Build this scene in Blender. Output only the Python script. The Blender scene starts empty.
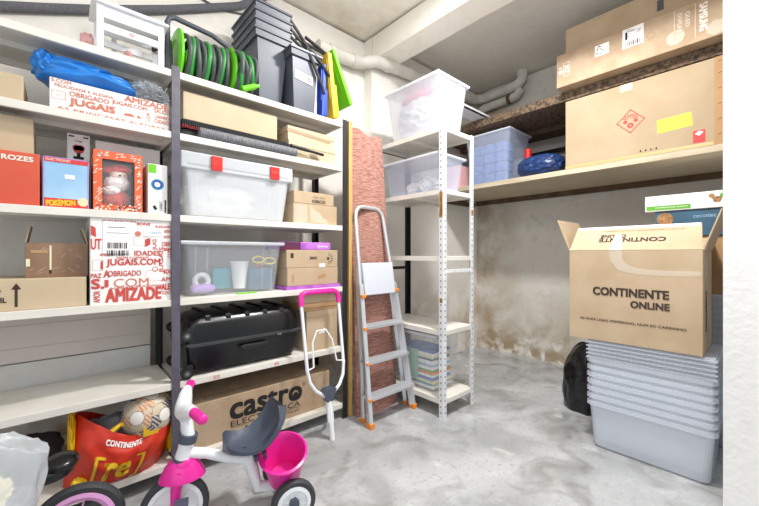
import bpy, bmesh, math, random
from mathutils import Vector, Matrix, noise
random.seed(7)
S = bpy.context.scene
COL = S.collection
R = math.radians
PI = math.pi

# ------------------------------------------------------------------ camera
cd = bpy.data.cameras.new('camera'); cam = bpy.data.objects.new('camera', cd); COL.objects.link(cam)
cam.location = (0, 0, 1.1); cam.rotation_euler = (R(90), 0, R(47.8 - 90))
cd.sensor_width = 36; cd.lens = 353 / 759 * 36; cd.shift_y = 0.0013; cd.clip_start = 0.02
S.camera = cam
# ------------------------------------------------------------------ world + lamps + exposure
w = bpy.data.worlds.new('world'); S.world = w; w.use_nodes = True
bg = w.node_tree.nodes['Background']; bg.inputs[0].default_value = (0.88, 0.94, 1.0, 1); bg.inputs[1].default_value = 0.62
def area(name, loc, target, sx, sy, power, color=(1, 1, 1)):
    d = bpy.data.lights.new(name, 'AREA'); d.shape = 'RECTANGLE'; d.size = sx; d.size_y = sy
    d.energy = power; d.color = color
    o = bpy.data.objects.new(name, d); COL.objects.link(o); o.location = loc
    o.rotation_euler = (Vector(target) - Vector(loc)).to_track_quat('-Z', 'Y').to_euler()
    return o
area('ceiling_area_light', (1.66, 0.85, 2.96), (1.66, 0.85, 0), 0.2, 0.2, 64, (1, 0.99, 0.98))
bl = bpy.data.lights.new('ceiling_bounce_fill', 'POINT'); bl.energy = 30; bl.shadow_soft_size = 0.16; bl.color = (1, 0.98, 0.955)  # added point light to brighten the ceiling; no bulb hangs here
blo = bpy.data.objects.new('ceiling_bounce_fill', bl); COL.objects.link(blo); blo.location = (0.95, 0.55, 2.45)
area('ceiling_area_light', (-0.3, -0.3, 2.93), (0.3, 0.5, 0.6), 1.6, 1.6, 8, (1, 0.99, 0.97))  # added broad soft fill for overall brightness, not a second lamp
area('front_fill', (-1.6, -1.3, 1.5), (1.6, 1.6, 1.0), 2.4, 2.2, 20, (0.93, 0.97, 1.0))  # added frontal fill behind the camera to lift the ambient level
vs = S.view_settings; S.display_settings.display_device = 'sRGB'
vs.view_transform = 'Standard'; vs.look = 'None'; vs.exposure = 0.12; vs.gamma = 1.0; vs.use_curve_mapping = False

# ------------------------------------------------------------------ materials
def lin(c):
    if isinstance(c, str):
        c = [int(c[i:i + 2], 16) / 255 for i in (0, 2, 4)]
    return tuple((x / 12.92 if x <= 0.04045 else ((x + 0.055) / 1.055) ** 2.4) for x in c) + (1,)
def N(t, kind, **kw):
    n = t.nodes.new(kind)
    for k, v in kw.items():
        if k in n.inputs: n.inputs[k].default_value = v
        else: setattr(n, k, v)
    return n
def mat(name, col, rough=0.6, metal=0.0, alpha=1.0, col2=None, scale=8, detail=4, bump=0.0, bscale=60, coat=0, stretch=None, trans=0.0, spec=0.5, contrast=(0.35, 0.65)):
    m = bpy.data.materials.new(name); m.use_nodes = True; t = m.node_tree
    b = t.nodes['Principled BSDF']
    b.inputs['Base Color'].default_value = lin(col); b.inputs['Roughness'].default_value = rough
    b.inputs['Metallic'].default_value = metal; b.inputs['Alpha'].default_value = alpha
    b.inputs['Coat Weight'].default_value = coat; b.inputs['Specular IOR Level'].default_value = spec
    if trans: b.inputs['Transmission Weight'].default_value = trans
    tc = N(t, 'ShaderNodeTexCoord'); src = tc.outputs['Object']
    if stretch:
        mp = N(t, 'ShaderNodeMapping'); mp.inputs['Scale'].default_value = stretch
        t.links.new(src, mp.inputs[0]); src = mp.outputs[0]
    if col2:
        n = N(t, 'ShaderNodeTexNoise', Scale=scale, Detail=detail); t.links.new(src, n.inputs['Vector'])
        r = N(t, 'ShaderNodeValToRGB'); r.color_ramp.elements[0].position = contrast[0]; r.color_ramp.elements[1].position = contrast[1]
        r.color_ramp.elements[0].color = lin(col); r.color_ramp.elements[1].color = lin(col2)
        t.links.new(n.outputs['Fac'], r.inputs[0]); t.links.new(r.outputs[0], b.inputs['Base Color'])
    if bump:
        n2 = N(t, 'ShaderNodeTexNoise', Scale=bscale, Detail=3.0); t.links.new(src, n2.inputs['Vector'])
        bp = N(t, 'ShaderNodeBump', Strength=bump, Distance=0.01); t.links.new(n2.outputs['Fac'], bp.inputs['Height'])
        t.links.new(bp.outputs[0], b.inputs['Normal'])
    return m
def rampmix(t, a, b, fac):
    mx = N(t, 'ShaderNodeMix', data_type='RGBA')
    t.links.new(fac, mx.inputs[0])
    for s, i in ((a, 6), (b, 7)):
        if isinstance(s, tuple): mx.inputs[i].default_value = s
        else: t.links.new(s, mx.inputs[i])
    return mx.outputs[2]
def noise_fac(t, src, scale, lo, hi, detail=5, dist=0.0):
    n = N(t, 'ShaderNodeTexNoise', Scale=scale, Detail=detail, Distortion=dist); t.links.new(src, n.inputs['Vector'])
    m = N(t, 'ShaderNodeMapRange'); m.inputs[1].default_value = lo; m.inputs[2].default_value = hi
    t.links.new(n.outputs['Fac'], m.inputs[0]); return m.outputs[0]
def plaster(name, base, second, stain=None, top=1.0, speck=0.0, bump=0.15, corner=False):
    """painted plaster; stain = brown damp patches that fade out above height `top`"""
    m = mat(name, base, 0.85, bump=bump, bscale=35); t = m.node_tree; b = t.nodes['Principled BSDF']
    src = N(t, 'ShaderNodeTexCoord').outputs['Object']
    c = rampmix(t, lin(base), lin(second), noise_fac(t, src, 1.8, 0.35, 0.7, 6))
    c = rampmix(t, c, lin(second), noise_fac(t, src, 14, 0.52, 0.75, 4))
    if stain:
        sep = N(t, 'ShaderNodeSeparateXYZ'); t.links.new(src, sep.inputs[0])
        hz = N(t, 'ShaderNodeMapRange'); hz.inputs[1].default_value = top; hz.inputs[2].default_value = top * 0.15
        t.links.new(sep.outputs[2], hz.inputs[0])
        mu = N(t, 'ShaderNodeMath', operation='MULTIPLY')
        t.links.new(hz.outputs[0], mu.inputs[0]); t.links.new(noise_fac(t, src, 3.2, 0.42, 0.6, 8, 0.6), mu.inputs[1])
        c = rampmix(t, c, lin(stain), mu.outputs[0])
        mu2 = N(t, 'ShaderNodeMath', operation='MULTIPLY')
        hz2 = N(t, 'ShaderNodeMapRange'); hz2.inputs[1].default_value = 0.32; hz2.inputs[2].default_value = 0.05
        t.links.new(sep.outputs[2], hz2.inputs[0])
        t.links.new(hz2.outputs[0], mu2.inputs[0]); t.links.new(noise_fac(t, src, 9, 0.48, 0.58, 8, 0.4), mu2.inputs[1])
        c = rampmix(t, c, lin('efece6'), mu2.outputs[0])
        if corner:   # brown damp running down beside the corner
            yz = N(t, 'ShaderNodeMapRange'); yz.inputs[1].default_value = 1.75; yz.inputs[2].default_value = 2.4
            t.links.new(sep.outputs[1], yz.inputs[0]); mu3 = N(t, 'ShaderNodeMath', operation='MULTIPLY')
            t.links.new(yz.outputs[0], mu3.inputs[0]); t.links.new(noise_fac(t, src, 4, 0.35, 0.65, 8, 0.5), mu3.inputs[1])
            c = rampmix(t, c, lin('9c8260'), mu3.outputs[0])
    if speck:
        c = rampmix(t, c, lin('8d8880'), noise_fac(t, src, 60, 0.66 - speck, 0.85, 2))
    t.links.new(c, b.inputs['Base Color'])
    return m
M = {}
M['wall_left'] = plaster('plaster_left', 'e9e4db', 'f2eee8', stain='bda888', top=0.95)
M['wall_back'] = plaster('plaster_back', 'dedad3', 'cfc9be', stain='a8977c', top=0.72, bump=0.3, corner=True)
M['pillar'] = plaster('plaster_pillar', 'f4f3f1', 'ebeae7', bump=0.25)
M['ceiling'] = plaster('plaster_ceiling', 'f6f1e9', 'eee7dc', bump=0.1)
def ceil_stain(m):
    t = m.node_tree; b = t.nodes['Principled BSDF']; old = b.inputs['Base Color'].links[0].from_socket
    src = N(t, 'ShaderNodeTexCoord').outputs['Object']
    vd = N(t, 'ShaderNodeVectorMath', operation='DISTANCE'); vd.inputs[1].default_value = (1.85, 2.4, 3.0); t.links.new(src, vd.inputs[0])
    mr = N(t, 'ShaderNodeMapRange'); mr.inputs[1].default_value = 0.75; mr.inputs[2].default_value = 0.05; t.links.new(vd.outputs['Value'], mr.inputs[0])
    mu = N(t, 'ShaderNodeMath', operation='MULTIPLY'); t.links.new(mr.outputs[0], mu.inputs[0]); t.links.new(noise_fac(t, src, 6, 0.3, 0.7, 7, 0.5), mu.inputs[1])
    mu2 = N(t, 'ShaderNodeMath', operation='MULTIPLY'); mu2.inputs[1].default_value = 0.5; t.links.new(mu.outputs[0], mu2.inputs[0])
    t.links.new(rampmix(t, old, lin('b59463'), mu2.outputs[0]), b.inputs['Base Color'])
ceil_stain(M['ceiling'])
M['beam'] = plaster('plaster_beam', 'f1ebe3', 'e8e0d5', bump=0.12)
def concrete():
    m = mat('floor_concrete', 'b5b4b0', 0.5, bump=0.08, bscale=25); t = m.node_tree; b = t.nodes['Principled BSDF']
    src = N(t, 'ShaderNodeTexCoord').outputs['Object']
    c = rampmix(t, lin('a2a4a5'), lin('c4c6c8'), noise_fac(t, src, 2.2, 0.38, 0.66, 9, 0.8))
    c = rampmix(t, c, lin('7d7c79'), noise_fac(t, src, 3.7, 0.5, 0.78, 12, 1.4))
    c = rampmix(t, c, lin('e6e5e2'), noise_fac(t, src, 6.5, 0.6, 0.95, 10, 0.6))
    c = rampmix(t, c, lin('9a9894'), noise_fac(t, src, 45, 0.56, 0.75, 4))
    t.links.new(c, b.inputs['Base Color'])
    t.links.new(noise_fac(t, src, 3.0, 0.2, 1.25, 4), b.inputs['Roughness'])
    return m
M['floor'] = concrete()
M['shelf_white'] = mat('shelf_enamel', 'e9e5dd', 0.45, col2='dcd7cd', scale=4)
M['post_grey'] = mat('post_grey', '5f5c69', 0.4, col2='53505d', scale=20)
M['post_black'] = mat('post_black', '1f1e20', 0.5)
M['white_metal'] = mat('white_metal', 'eceef0', 0.4, col2='d9dcdf', scale=15)
M['rust'] = mat('rust', 'a67a2a', 0.8, col2='7a5520', scale=40)
M['hole'] = mat('hole_dark', '55565a', 0.8)
M['card'] = mat('cardboard', 'c0aa8e', 0.85, col2='b59e80', scale=5, bump=0.05, bscale=120)
M['card_light'] = mat('cardboard_light', 'cdbb9f', 0.85, col2='c5b193', scale=5)
M['card_dark'] = mat('cardboard_dark', 'b8936a', 0.85, col2='ad885f', scale=6)
M['card_brown'] = mat('cardboard_brown', '94745c', 0.45, col2='84654e', scale=9)
M['card_worn'] = mat('cardboard_worn', 'b9a288', 0.8, col2='a98f73', scale=9)
M['tape'] = mat('tape_tan', 'd0ad78', 0.3)
M['tape_clear'] = mat('tape_clear', 'e8dcc8', 0.2, alpha=0.55)
M['ink'] = mat('ink_dark', '40302a', 0.8)
M['ink_black'] = mat('ink_black', '1d1b1a', 0.8)
M['ink_red'] = mat('ink_red', 'c94f47', 0.8)
M['ink_coral'] = mat('ink_coral', 'cc7a64', 0.8)
M['ink_white'] = mat('ink_white', 'f0e6d8', 0.8)
M['paper'] = mat('paper_white', 'f3f1ee', 0.7)
M['yellow_paper'] = mat('paper_yellow', 'f0e24a', 0.7, col2='e8da52', scale=10)
M['red_paper'] = mat('paper_red', 'd9393a', 0.6)
M['white_board'] = mat('box_white', 'f1efed', 0.55)
M['orange_red'] = mat('box_orange_red', 'd95e42', 0.55, col2='cf5238', scale=4)
M['clear'] = mat('clear_plastic', 'f0f4fa', 0.12, alpha=0.14)
M['clear_milky'] = mat('clear_milky', 'f3f6fa', 0.25, alpha=0.42)
M['clear_blue'] = mat('clear_blue', 'cfdaf2', 0.15, alpha=0.22)
M['clear_stack'] = mat('clear_stack', 'edf3fd', 0.2, alpha=0.42)
M['clear_frost'] = mat('clear_frost', 'eceef8', 0.25, alpha=0.3)
M['linen'] = mat('linen_wrap', 'cfcfdc', 0.6, col2='e2dfe8', scale=7, bump=0.5, bscale=20)
M['card_big'] = mat('cardboard_big', 'b5a185', 0.85, col2='ac977a', scale=4)
M['film'] = mat('window_film', 'eef2f6', 0.08, alpha=0.08)
M['clear_rim'] = mat('clear_rim', 'f2f6fb', 0.2, alpha=0.55)
M['bag_clear'] = mat('bag_clear', 'eef2f6', 0.12, alpha=0.3)
M['red_plastic'] = mat('red_plastic', 'dd2a22', 0.35)
M['black'] = mat('black_plastic', '1b1b1d', 0.4)
M['black_gloss'] = mat('black_gloss', '0e0f12', 0.25, bump=0.04, bscale=300)
M['tyre'] = mat('tyre', '3a3c40', 0.65)
M['slate'] = mat('slate_plastic', '4a5261', 0.4)
M['slate2'] = mat('slate_bin', '565b66', 0.42, col2='4d525d', scale=5)
M['slate3'] = mat('slate_bin_rim', '4a4e57', 0.5)
M['pink'] = mat('pink_plastic', 'e62a9b', 0.3)
M['pink_light'] = mat('pink_light', 'e6a5dc', 0.35)
M['white_plastic'] = mat('white_plastic', 'eceef1', 0.3)
M['steel'] = mat('steel', 'b8b8b8', 0.3, metal=1)
M['alu'] = mat('aluminium', 'd6d8dc', 0.36, metal=0.6)
M['orange'] = mat('orange_plastic', 'ee8a2c', 0.4)
M['green'] = mat('green_plastic', '6ccb1c', 0.35)
M['hose_grey'] = mat('hose_grey', '484f4f', 0.45)
M['hose_green'] = mat('hose_green', '2f8a3c', 0.4)
M['blue_plastic'] = mat('blue_plastic', '2044b4', 0.35)
M['yellow_plastic'] = mat('yellow_plastic', 'ecc02a', 0.4)
M['tarp'] = mat('blue_tarp', '2a86dc', 0.28, col2='1f78d0', scale=6, bump=0.3, bscale=12)
M['navy'] = mat('navy_nylon', '1e3a70', 0.35, col2='182f5c', scale=12, bump=0.5, bscale=22)
M['binbag'] = mat('bin_bag', '161617', 0.2, bump=0.5, bscale=14)
M['bag_red'] = mat('bag_red', 'd8381c', 0.4, col2='c92c16', scale=9, bump=0.35, bscale=14)
M['bag_yellow'] = mat('bag_yellow', 'edc220', 0.45, bump=0.2, bscale=18)
M['foam_pipe'] = mat('foam_pipe', '6a6a70', 0.85, col2='5b5b61', scale=90)
M['pvc'] = mat('pvc_pipe', 'dad6cf', 0.5, col2='c8c3ba', scale=8)
M['osb'] = mat('chipboard', '7d6650', 0.9, col2='453a30', scale=38, detail=6, bump=0.4, bscale=80, contrast=(0.4, 0.6))
M['plywood'] = mat('plywood', 'cdbfa6', 0.7, col2='b5a58a', scale=6, stretch=(8, 0.8, 8))
M['pine'] = mat('pine', 'c8a468', 0.7, col2='b38d52', scale=9, stretch=(9, 9, 0.8))
M['wood_dark'] = mat('wood_dark', '6b5540', 0.8, col2='57432f', scale=9)
def carpet():
    m = mat('rust_carpet', 'b4776a', 0.95); t = m.node_tree; b = t.nodes['Principled BSDF']
    src = N(t, 'ShaderNodeTexCoord').outputs['Object']
    mp = N(t, 'ShaderNodeMapping'); mp.inputs['Scale'].default_value = (14, 14, 120); t.links.new(src, mp.inputs[0])
    n = N(t, 'ShaderNodeTexNoise', Scale=1.6, Detail=4.0); t.links.new(mp.outputs[0], n.inputs['Vector'])
    r = N(t, 'ShaderNodeValToRGB'); r.color_ramp.elements[0].position = 0.35; r.color_ramp.elements[1].position = 0.62
    r.color_ramp.elements[0].color = lin('84564a'); r.color_ramp.elements[1].color = lin('b78a7d')
    t.links.new(n.outputs['Fac'], r.inputs[0]); t.links.new(r.outputs[0], b.inputs['Base Color'])
    bp = N(t, 'ShaderNodeBump', Strength=0.6, Distance=0.004); t.links.new(n.outputs['Fac'], bp.inputs['Height']); t.links.new(bp.outputs[0], b.inputs['Normal'])
    return m
M['carpet'] = carpet()
M['beige_panel'] = mat('beige_panel', 'd9cfc8', 0.6, col2='d0c5be', scale=3)
M['foamboard'] = plaster('speckled_foam', 'dad9d5', 'cfcdc8', speck=0.0, bump=0.5)
M['mesh_grey'] = mat('mesh_grey', '8b8c90', 0.7, col2='5f6065', scale=60, stretch=(6, 1, 1))
M['mat_dark'] = mat('mat_dark', '38393d', 0.8, col2='2b2b2e', scale=60)
M['maroon'] = mat('maroon', '8a2a30', 0.85, col2='6d1f26', scale=90)
M['fabric_pink'] = mat('fabric_pink', 'edb6b6', 0.9, bump=0.2)
M['fabric_white'] = mat('fabric_white', 'eeecea', 0.9, col2='dedcda', scale=10, bump=0.5, bscale=25)
M['fabric_blue'] = mat('fabric_blue', '4a6cb4', 0.8, col2='6f8fce', scale=9, bump=0.4, bscale=20)
M['fabric_grey'] = mat('fabric_grey', '8b8a90', 0.9, col2='77767c', scale=9)
M['fabric_dark'] = mat('fabric_dark', '3b3233', 0.9)
M['cream'] = mat('cream', 'ece5c4', 0.8, col2='e2d9ae', scale=6)
M['lilac'] = mat('lilac', 'b48fd6', 0.5)
M['purple'] = mat('purple_card', 'a04cb8', 0.45, col2='c77fd6', scale=12)
M['plum'] = mat('plum', '5b2348', 0.6)
M['teal'] = mat('teal', '3b9aa8', 0.5)
M['sky'] = mat('sky_print', '7fb3dd', 0.25, col2='b7d6ee', scale=3, coat=0.6)
M['petrol'] = mat('petrol_blue', '3f6780', 0.5, col2='38596f', scale=5)
M['tan_print'] = mat('tan_print', 'b88a5a', 0.6, col2='8a623c', scale=60)
M['lime_print'] = mat('lime_print', '5fae2c', 0.6)
M['ball_base'] = mat('ball_base', 'd9cdb4', 0.55, col2='c9bb9e', scale=12)
M['ball_white'] = mat('ball_white', 'ece8df', 0.5)
M['ball_navy'] = mat('ball_navy', '3b4268', 0.5)
M['ball_orange'] = mat('ball_orange', 'd98a5c', 0.5)
M['skin_felt'] = mat('doll_felt', 'f0d9c8', 0.9)
M['yellow_lid'] = mat('yellow_tint', 'e0c84a', 0.5)

# ------------------------------------------------------------------ mesh helpers
class MB:
    def __init__(s): s.bm = bmesh.new(); s.mats = []
    def mi(s, m):
        if m is None: return 0
        if m not in s.mats: s.mats.append(m)
        return s.mats.index(m)
    def _take(s, before, m, rot=None, loc=None):
        pass
    def box(s, c, d, rot=None, m=None, bevel=0.0, seg=2):
        mt = Matrix.Translation(c)
        if rot: 
            mt = mt @ Matrix.Rotation(rot[2], 4, 'Z') @ Matrix.Rotation(rot[1], 4, 'Y') @ Matrix.Rotation(rot[0], 4, 'X')
        mt = mt @ Matrix.Diagonal((d[0], d[1], d[2], 1))
        k = s.mi(m); b2 = bmesh.new(); bmesh.ops.create_cube(b2, size=1.0, matrix=mt)
        if bevel: bmesh.ops.bevel(b2, geom=b2.edges[:], offset=bevel, segments=seg, affect='EDGES', profile=0.5)
        s.merge(b2, k); return s
    def merge(s, b2, k):
        vm = {}
        for v in b2.verts: vm[v.index if False else v] = s.bm.verts.new(v.co)
        for f in b2.faces:
            try: nf = s.bm.faces.new([vm[v] for v in f.verts]); nf.material_index = k
            except ValueError: pass
        b2.free()
    def faces(s, verts, faces, m=None):
        k = s.mi(m); vs_ = [s.bm.verts.new(v) for v in verts]
        for f in faces:
            try: nf = s.bm.faces.new([vs_[i] for i in f]); nf.material_index = k
            except ValueError: pass
        return s
    def tube(s, pts, r, n=10, m=None, closed=False, caps=True):
        k = s.mi(m); pts = [Vector(p) for p in pts]; L = len(pts); rings = []
        rr = r if isinstance(r, (list, tuple)) else [r] * L
        up = None
        for i in range(L):
            a = pts[i - 1] if (i > 0 or closed) else pts[i]; b = pts[(i + 1) % L] if (i < L - 1 or closed) else pts[i]
            d = (b - a).normalized()
            if up is None:
                up = Vector((0, 0, 1)) if abs(d.z) < 0.9 else Vector((1, 0, 0))
            x = d.cross(up)
            if x.length < 1e-5: x = d.cross(Vector((0, 1, 0)))
            x.normalize(); y = x.cross(d).normalized(); up = y
            rings.append([s.bm.verts.new(pts[i] + (x * math.cos(2 * PI * j / n) + y * math.sin(2 * PI * j / n)) * rr[i]) for j in range(n)])
        for i in range(L if closed else L - 1):
            A, B = rings[i], rings[(i + 1) % L]
            for j in range(n):
                f = s.bm.faces.new((A[j], A[(j + 1) % n], B[(j + 1) % n], B[j])); f.material_index = k
        if caps and not closed:
            for q in (rings[0][::-1], rings[-1]):
                f = s.bm.faces.new(q); f.material_index = k
        return s
    def cyl(s, a, b, r, n=20, m=None, r2=None): return s.tube([a, b], [r, r if r2 is None else r2], n, m)
    def lathe(s, prof, n=32, origin=(0, 0, 0), axis='Z', m=None, scale=(1, 1), loop=False):
        k = s.mi(m); rings = []; o = Vector(origin)
        for (r, h) in prof:
            ring = []
            for j in range(n):
                a = 2 * PI * j / n; u, v = r * math.cos(a) * scale[0], r * math.sin(a) * scale[1]
                p = {'Z': (u, v, h), 'X': (h, u, v), 'Y': (u, h, v)}[axis]
                ring.append(s.bm.verts.new(o + Vector(p)))
            rings.append(ring)
        for A, B in zip(rings, rings[1:] + (rings[:1] if loop else [])):
            for j in range(n):
                f = s.bm.faces.new((A[j], A[(j + 1) % n], B[(j + 1) % n], B[j])); f.material_index = k
        for q, r in () if loop else ((rings[0], prof[0][0]), (rings[-1], prof[-1][0])):
            if r > 1e-4:
                f = s.bm.faces.new(q); f.material_index = k
        return s
    def torus(s, c, R_, r, axis='X', n=40, k=10, m=None, wob=0.0, seed=0):
        pts = []
        for i in range(n):
            a = 2 * PI * i / n; q = R_ + wob * math.sin(3 * a + seed); off = wob * 1.5 * math.cos(2 * a + seed * 2)
            u, v = q * math.cos(a), q * math.sin(a)
            pts.append(Vector(c) + Vector({'X': (off, u, v), 'Y': (u, off, v), 'Z': (u, v, off)}[axis]))
        return s.tube(pts, r, k, m, closed=True)
    def blob(s, c, rad, p=2.0, amp=0.0, freq=3.0, seed=0, sub=4, m=None, flat=None, ridge=False):
        k = s.mi(m); b2 = bmesh.new(); bmesh.ops.create_icosphere(b2, subdivisions=sub, radius=1.0)
        for v in b2.verts:
            q = v.co.copy(); l = (abs(q.x) ** p + abs(q.y) ** p + abs(q.z) ** p) ** (1 / p)
            q = q / l
            nz = noise.noise(q * freq + Vector((seed * 7.3, seed * 3.1, seed)))
            if ridge: nz = 0.5 - abs(nz) * 2 + 0.5 * noise.noise(q * freq * 2.7 + Vector((seed, 0, 0)))
            q = q * (1 + amp * nz)
            q = Vector((q.x * rad[0], q.y * rad[1], q.z * rad[2])) + Vector(c)
            if flat is not None and q.z < flat: q.z = flat
            v.co = q
        s.merge(b2, k); return s
    def prism(s, poly, a, b, axis='Y', m=None):
        """extrude a 2D polygon between a and b along an axis"""
        k = s.mi(m)
        def P(u, v, h): return {'Y': (u, h, v), 'X': (h, u, v), 'Z': (u, v, h)}[axis]
        A = [s.bm.verts.new(P(u, v, a)) for u, v in poly]; B = [s.bm.verts.new(P(u, v, b)) for u, v in poly]
        n = len(poly)
        for i in range(n):
            f = s.bm.faces.new((A[i], A[(i + 1) % n], B[(i + 1) % n], B[i])); f.material_index = k
        for q in (A[::-1], B):
            f = s.bm.faces.new(q); f.material_index = k
        return s
    def build(s, name, m=None, parent=None, smooth=False, normals=True):
        if normals: bmesh.ops.recalc_face_normals(s.bm, faces=s.bm.faces[:])
        me = bpy.data.meshes.new(name); s.bm.to_mesh(me); s.bm.free()
        if s.mats:
            for x in s.mats: me.materials.append(M[x] if isinstance(x, str) else x)
        else: me.materials.append(M[m] if isinstance(m, str) else m)
        if smooth:
            me.polygons.foreach_set('use_smooth', [True] * len(me.polygons))
            me.set_sharp_from_angle(angle=R(38))
        o = bpy.data.objects.new(name, me); COL.objects.link(o)
        if parent: o.parent = parent
        return o
def tag(o, label=None, cat=None, group=None, kind=None, loc=None, rz=None):
    if label: o['label'] = label
    if cat: o['category'] = cat
    if group: o['group'] = group
    if kind: o['kind'] = kind
    if loc: o.location = loc
    if rz is not None: o.rotation_euler = (0, 0, rz)
    return o
def thing(name, label, cat, loc=(0, 0, 0), rz=0.0, group=None):
    o = bpy.data.objects.new(name, None); COL.objects.link(o); o.empty_display_size = 0.05
    return tag(o, label, cat, group, None, loc, rz)
def struct(name, mb, m): o = mb.build(name, m); o['kind'] = 'structure'; return o

_tc = {}
def text_geo(s):
    key = s
    if key in _tc: return _tc[key]
    cu = bpy.data.curves.new('t', 'FONT'); cu.body = s; cu.resolution_u = 3; cu.fill_mode = 'FRONT'
    o = bpy.data.objects.new('t', cu); COL.objects.link(o)
    bpy.context.view_layer.update()
    dg = bpy.context.evaluated_depsgraph_get(); me = bpy.data.meshes.new_from_object(o.evaluated_get(dg))
    vs_ = [v.co.copy() for v in me.vertices]; fs = [tuple(p.vertices) for p in me.polygons]
    bpy.data.objects.remove(o); bpy.data.curves.remove(cu); bpy.data.meshes.remove(me)
    x0 = min(v.x for v in vs_); x1 = max(v.x for v in vs_); y0 = min(v.y for v in vs_); y1 = max(v.y for v in vs_)
    vs_ = [((v.x - x0) / (x1 - x0) - 0.5, (v.y - y0) / (y1 - y0) - 0.5) for v in vs_]
    _tc[key] = (vs_, fs); return _tc[key]
class Print:
    """ink and stickers on a flat face: origin o, right axis u, up axis v (local coordinates of the thing)"""
    def __init__(s, o, u, v, lift=0.0012):
        s.o = Vector(o); s.u = Vector(u).normalized(); s.v = Vector(v).normalized(); s.n = s.u.cross(s.v).normalized(); s.mb = MB(); s.lift = lift; s.extra = []; s.main = s.mb
    def P(s, x, y, k=0): return s.o + s.u * x + s.v * y + s.n * (s.lift + 0.0006 * k)
    def text(s, t, x, y, w_, h, m, rot=0.0, bold=0.012, k=1):
        vs_, fs = text_geo(t); c, si = math.cos(rot), math.sin(rot); e = min(bold * 1.5, 0.05) * h
        for i, (ox, oy) in enumerate(((-e, -e), (e, e), (-e, e), (e, -e)) if bold >= 0.012 else ((0, 0),)):
            s.mb.faces([s.P(x + a * w_ * c - b * h * si + ox, y + a * w_ * si + b * h * c + oy, k + i * 0.12) for a, b in vs_], fs, m)
        return s
    def poly(s, pts, m, k=0): s.mb.faces([s.P(x, y, k) for x, y in pts], [tuple(range(len(pts)))], m); return s
    def rect(s, x, y, w_, h, m, rot=0.0, k=0):
        c, si = math.cos(rot), math.sin(rot)
        return s.poly([(x + a * w_ * c - b * h * si, y + a * w_ * si + b * h * c) for a, b in ((-.5, -.5), (.5, -.5), (.5, .5), (-.5, .5))], m, k)
    def frame(s, x, y, w_, h, t, m, rot=0.0, k=1):
        c, si = math.cos(rot), math.sin(rot)
        def q(a, b): return (x + a * c - b * si, y + a * si + b * c)
        for (a0, a1, b0, b1) in ((-w_/2, w_/2, h/2 - t, h/2), (-w_/2, w_/2, -h/2, -h/2 + t), (-w_/2, -w_/2 + t, -h/2, h/2), (w_/2 - t, w_/2, -h/2, h/2)):
            s.poly([q(a0, b0), q(a1, b0), q(a1, b1), q(a0, b1)], m, k)
        return s
    def disc(s, x, y, r, m, k=1, n=20, r0=0.0):
        if r0:
            for i in range(n):
                a, b = 2 * PI * i / n, 2 * PI * (i + 1) / n
                s.poly([(x + r0 * math.cos(a), y + r0 * math.sin(a)), (x + r * math.cos(a), y + r * math.sin(a)), (x + r * math.cos(b), y + r * math.sin(b)), (x + r0 * math.cos(b), y + r0 * math.sin(b))], m, k)
        else: s.poly([(x + r * math.cos(2 * PI * i / n), y + r * math.sin(2 * PI * i / n)) for i in range(n)], m, k)
        return s
    def bars(s, x, y, w_, h, m, seed=1, k=1):
        rnd = random.Random(seed); p = -w_ / 2
        while p < w_ / 2:
            b = rnd.choice((0.002, 0.003, 0.005)); s.rect(x + p, y, b, h, m, 0, k); p += b + rnd.choice((0.002, 0.003, 0.004))
        return s
    def part(s, name, label=None): s.mb = MB(); s.extra.append((name, s.mb, label)); return s
    def back(s): s.mb = s.main; return s
    def build(s, name, parent, label=None):
        for n_, m_, l_ in s.extra:
            e = m_.build(n_, None, parent, normals=False)
            if l_: e['label'] = l_
        o = s.main.build(name, None, parent, normals=False)
        if label: o['label'] = label
        return o
def front(wd, dp, lift=0.0012): return Print((0, -dp / 2, 0), (1, 0, 0), (0, 0, 1), lift)

def place(o, facing, a0, a1, fr, depth, z0):
    if facing == 'Y': o.location = ((a0 + a1) / 2, fr + depth / 2, z0)
    else: o.location = (fr + depth / 2, (a0 + a1) / 2, z0); o.rotation_euler = (0, 0, -PI / 2)
def carton(name, label, cat, facing, a0, a1, fr, depth, z0, z1, m='card', group=None, tape=True, bevel=0.003, dz=0, seam=True, yaw=0.0):
    wd, h = a1 - a0, z1 - z0
    mb = MB(); mb.box((0, 0, h / 2), (wd, depth, h), bevel=bevel)
    o = mb.build(name, m); tag(o, label, cat, group); place(o, facing, a0, a1, fr, depth, z0)
    o.rotation_euler.z += yaw
    if tape:
        t = MB(); ln = min(0.06, h * 0.35)
        t.box((0, 0, h + 0.0008), (wd * 0.996, 0.045, 0.0012))
        for sx in (-1, 1): t.box((sx * (wd / 2 + 0.0006), 0, h - ln / 2), (0.0012, 0.045, ln))
        t.build('packing_tape', 'tape', o)
    return o, wd, depth, h
def lidded(name, label, cat, facing, a0, a1, fr, depth, z0, z1, m, lidh=0.03, group=None, yaw=0, ml=None):
    r = thing(name, label, cat, group=group); place(r, facing, a0, a1, fr, depth, z0); r.rotation_euler.z += yaw
    wd, h = a1 - a0, z1 - z0
    b = MB(); b.box((0, 0, h / 2 - 0.002), (wd - 0.008, depth - 0.008, h - 0.004), bevel=0.002); b.build('box_body', m, r)
    l = MB(); l.box((0, 0, h - lidh / 2), (wd, depth, lidh), bevel=0.003); l.build('box_lid', ml or m, r)
    return r, wd, depth, h
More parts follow.
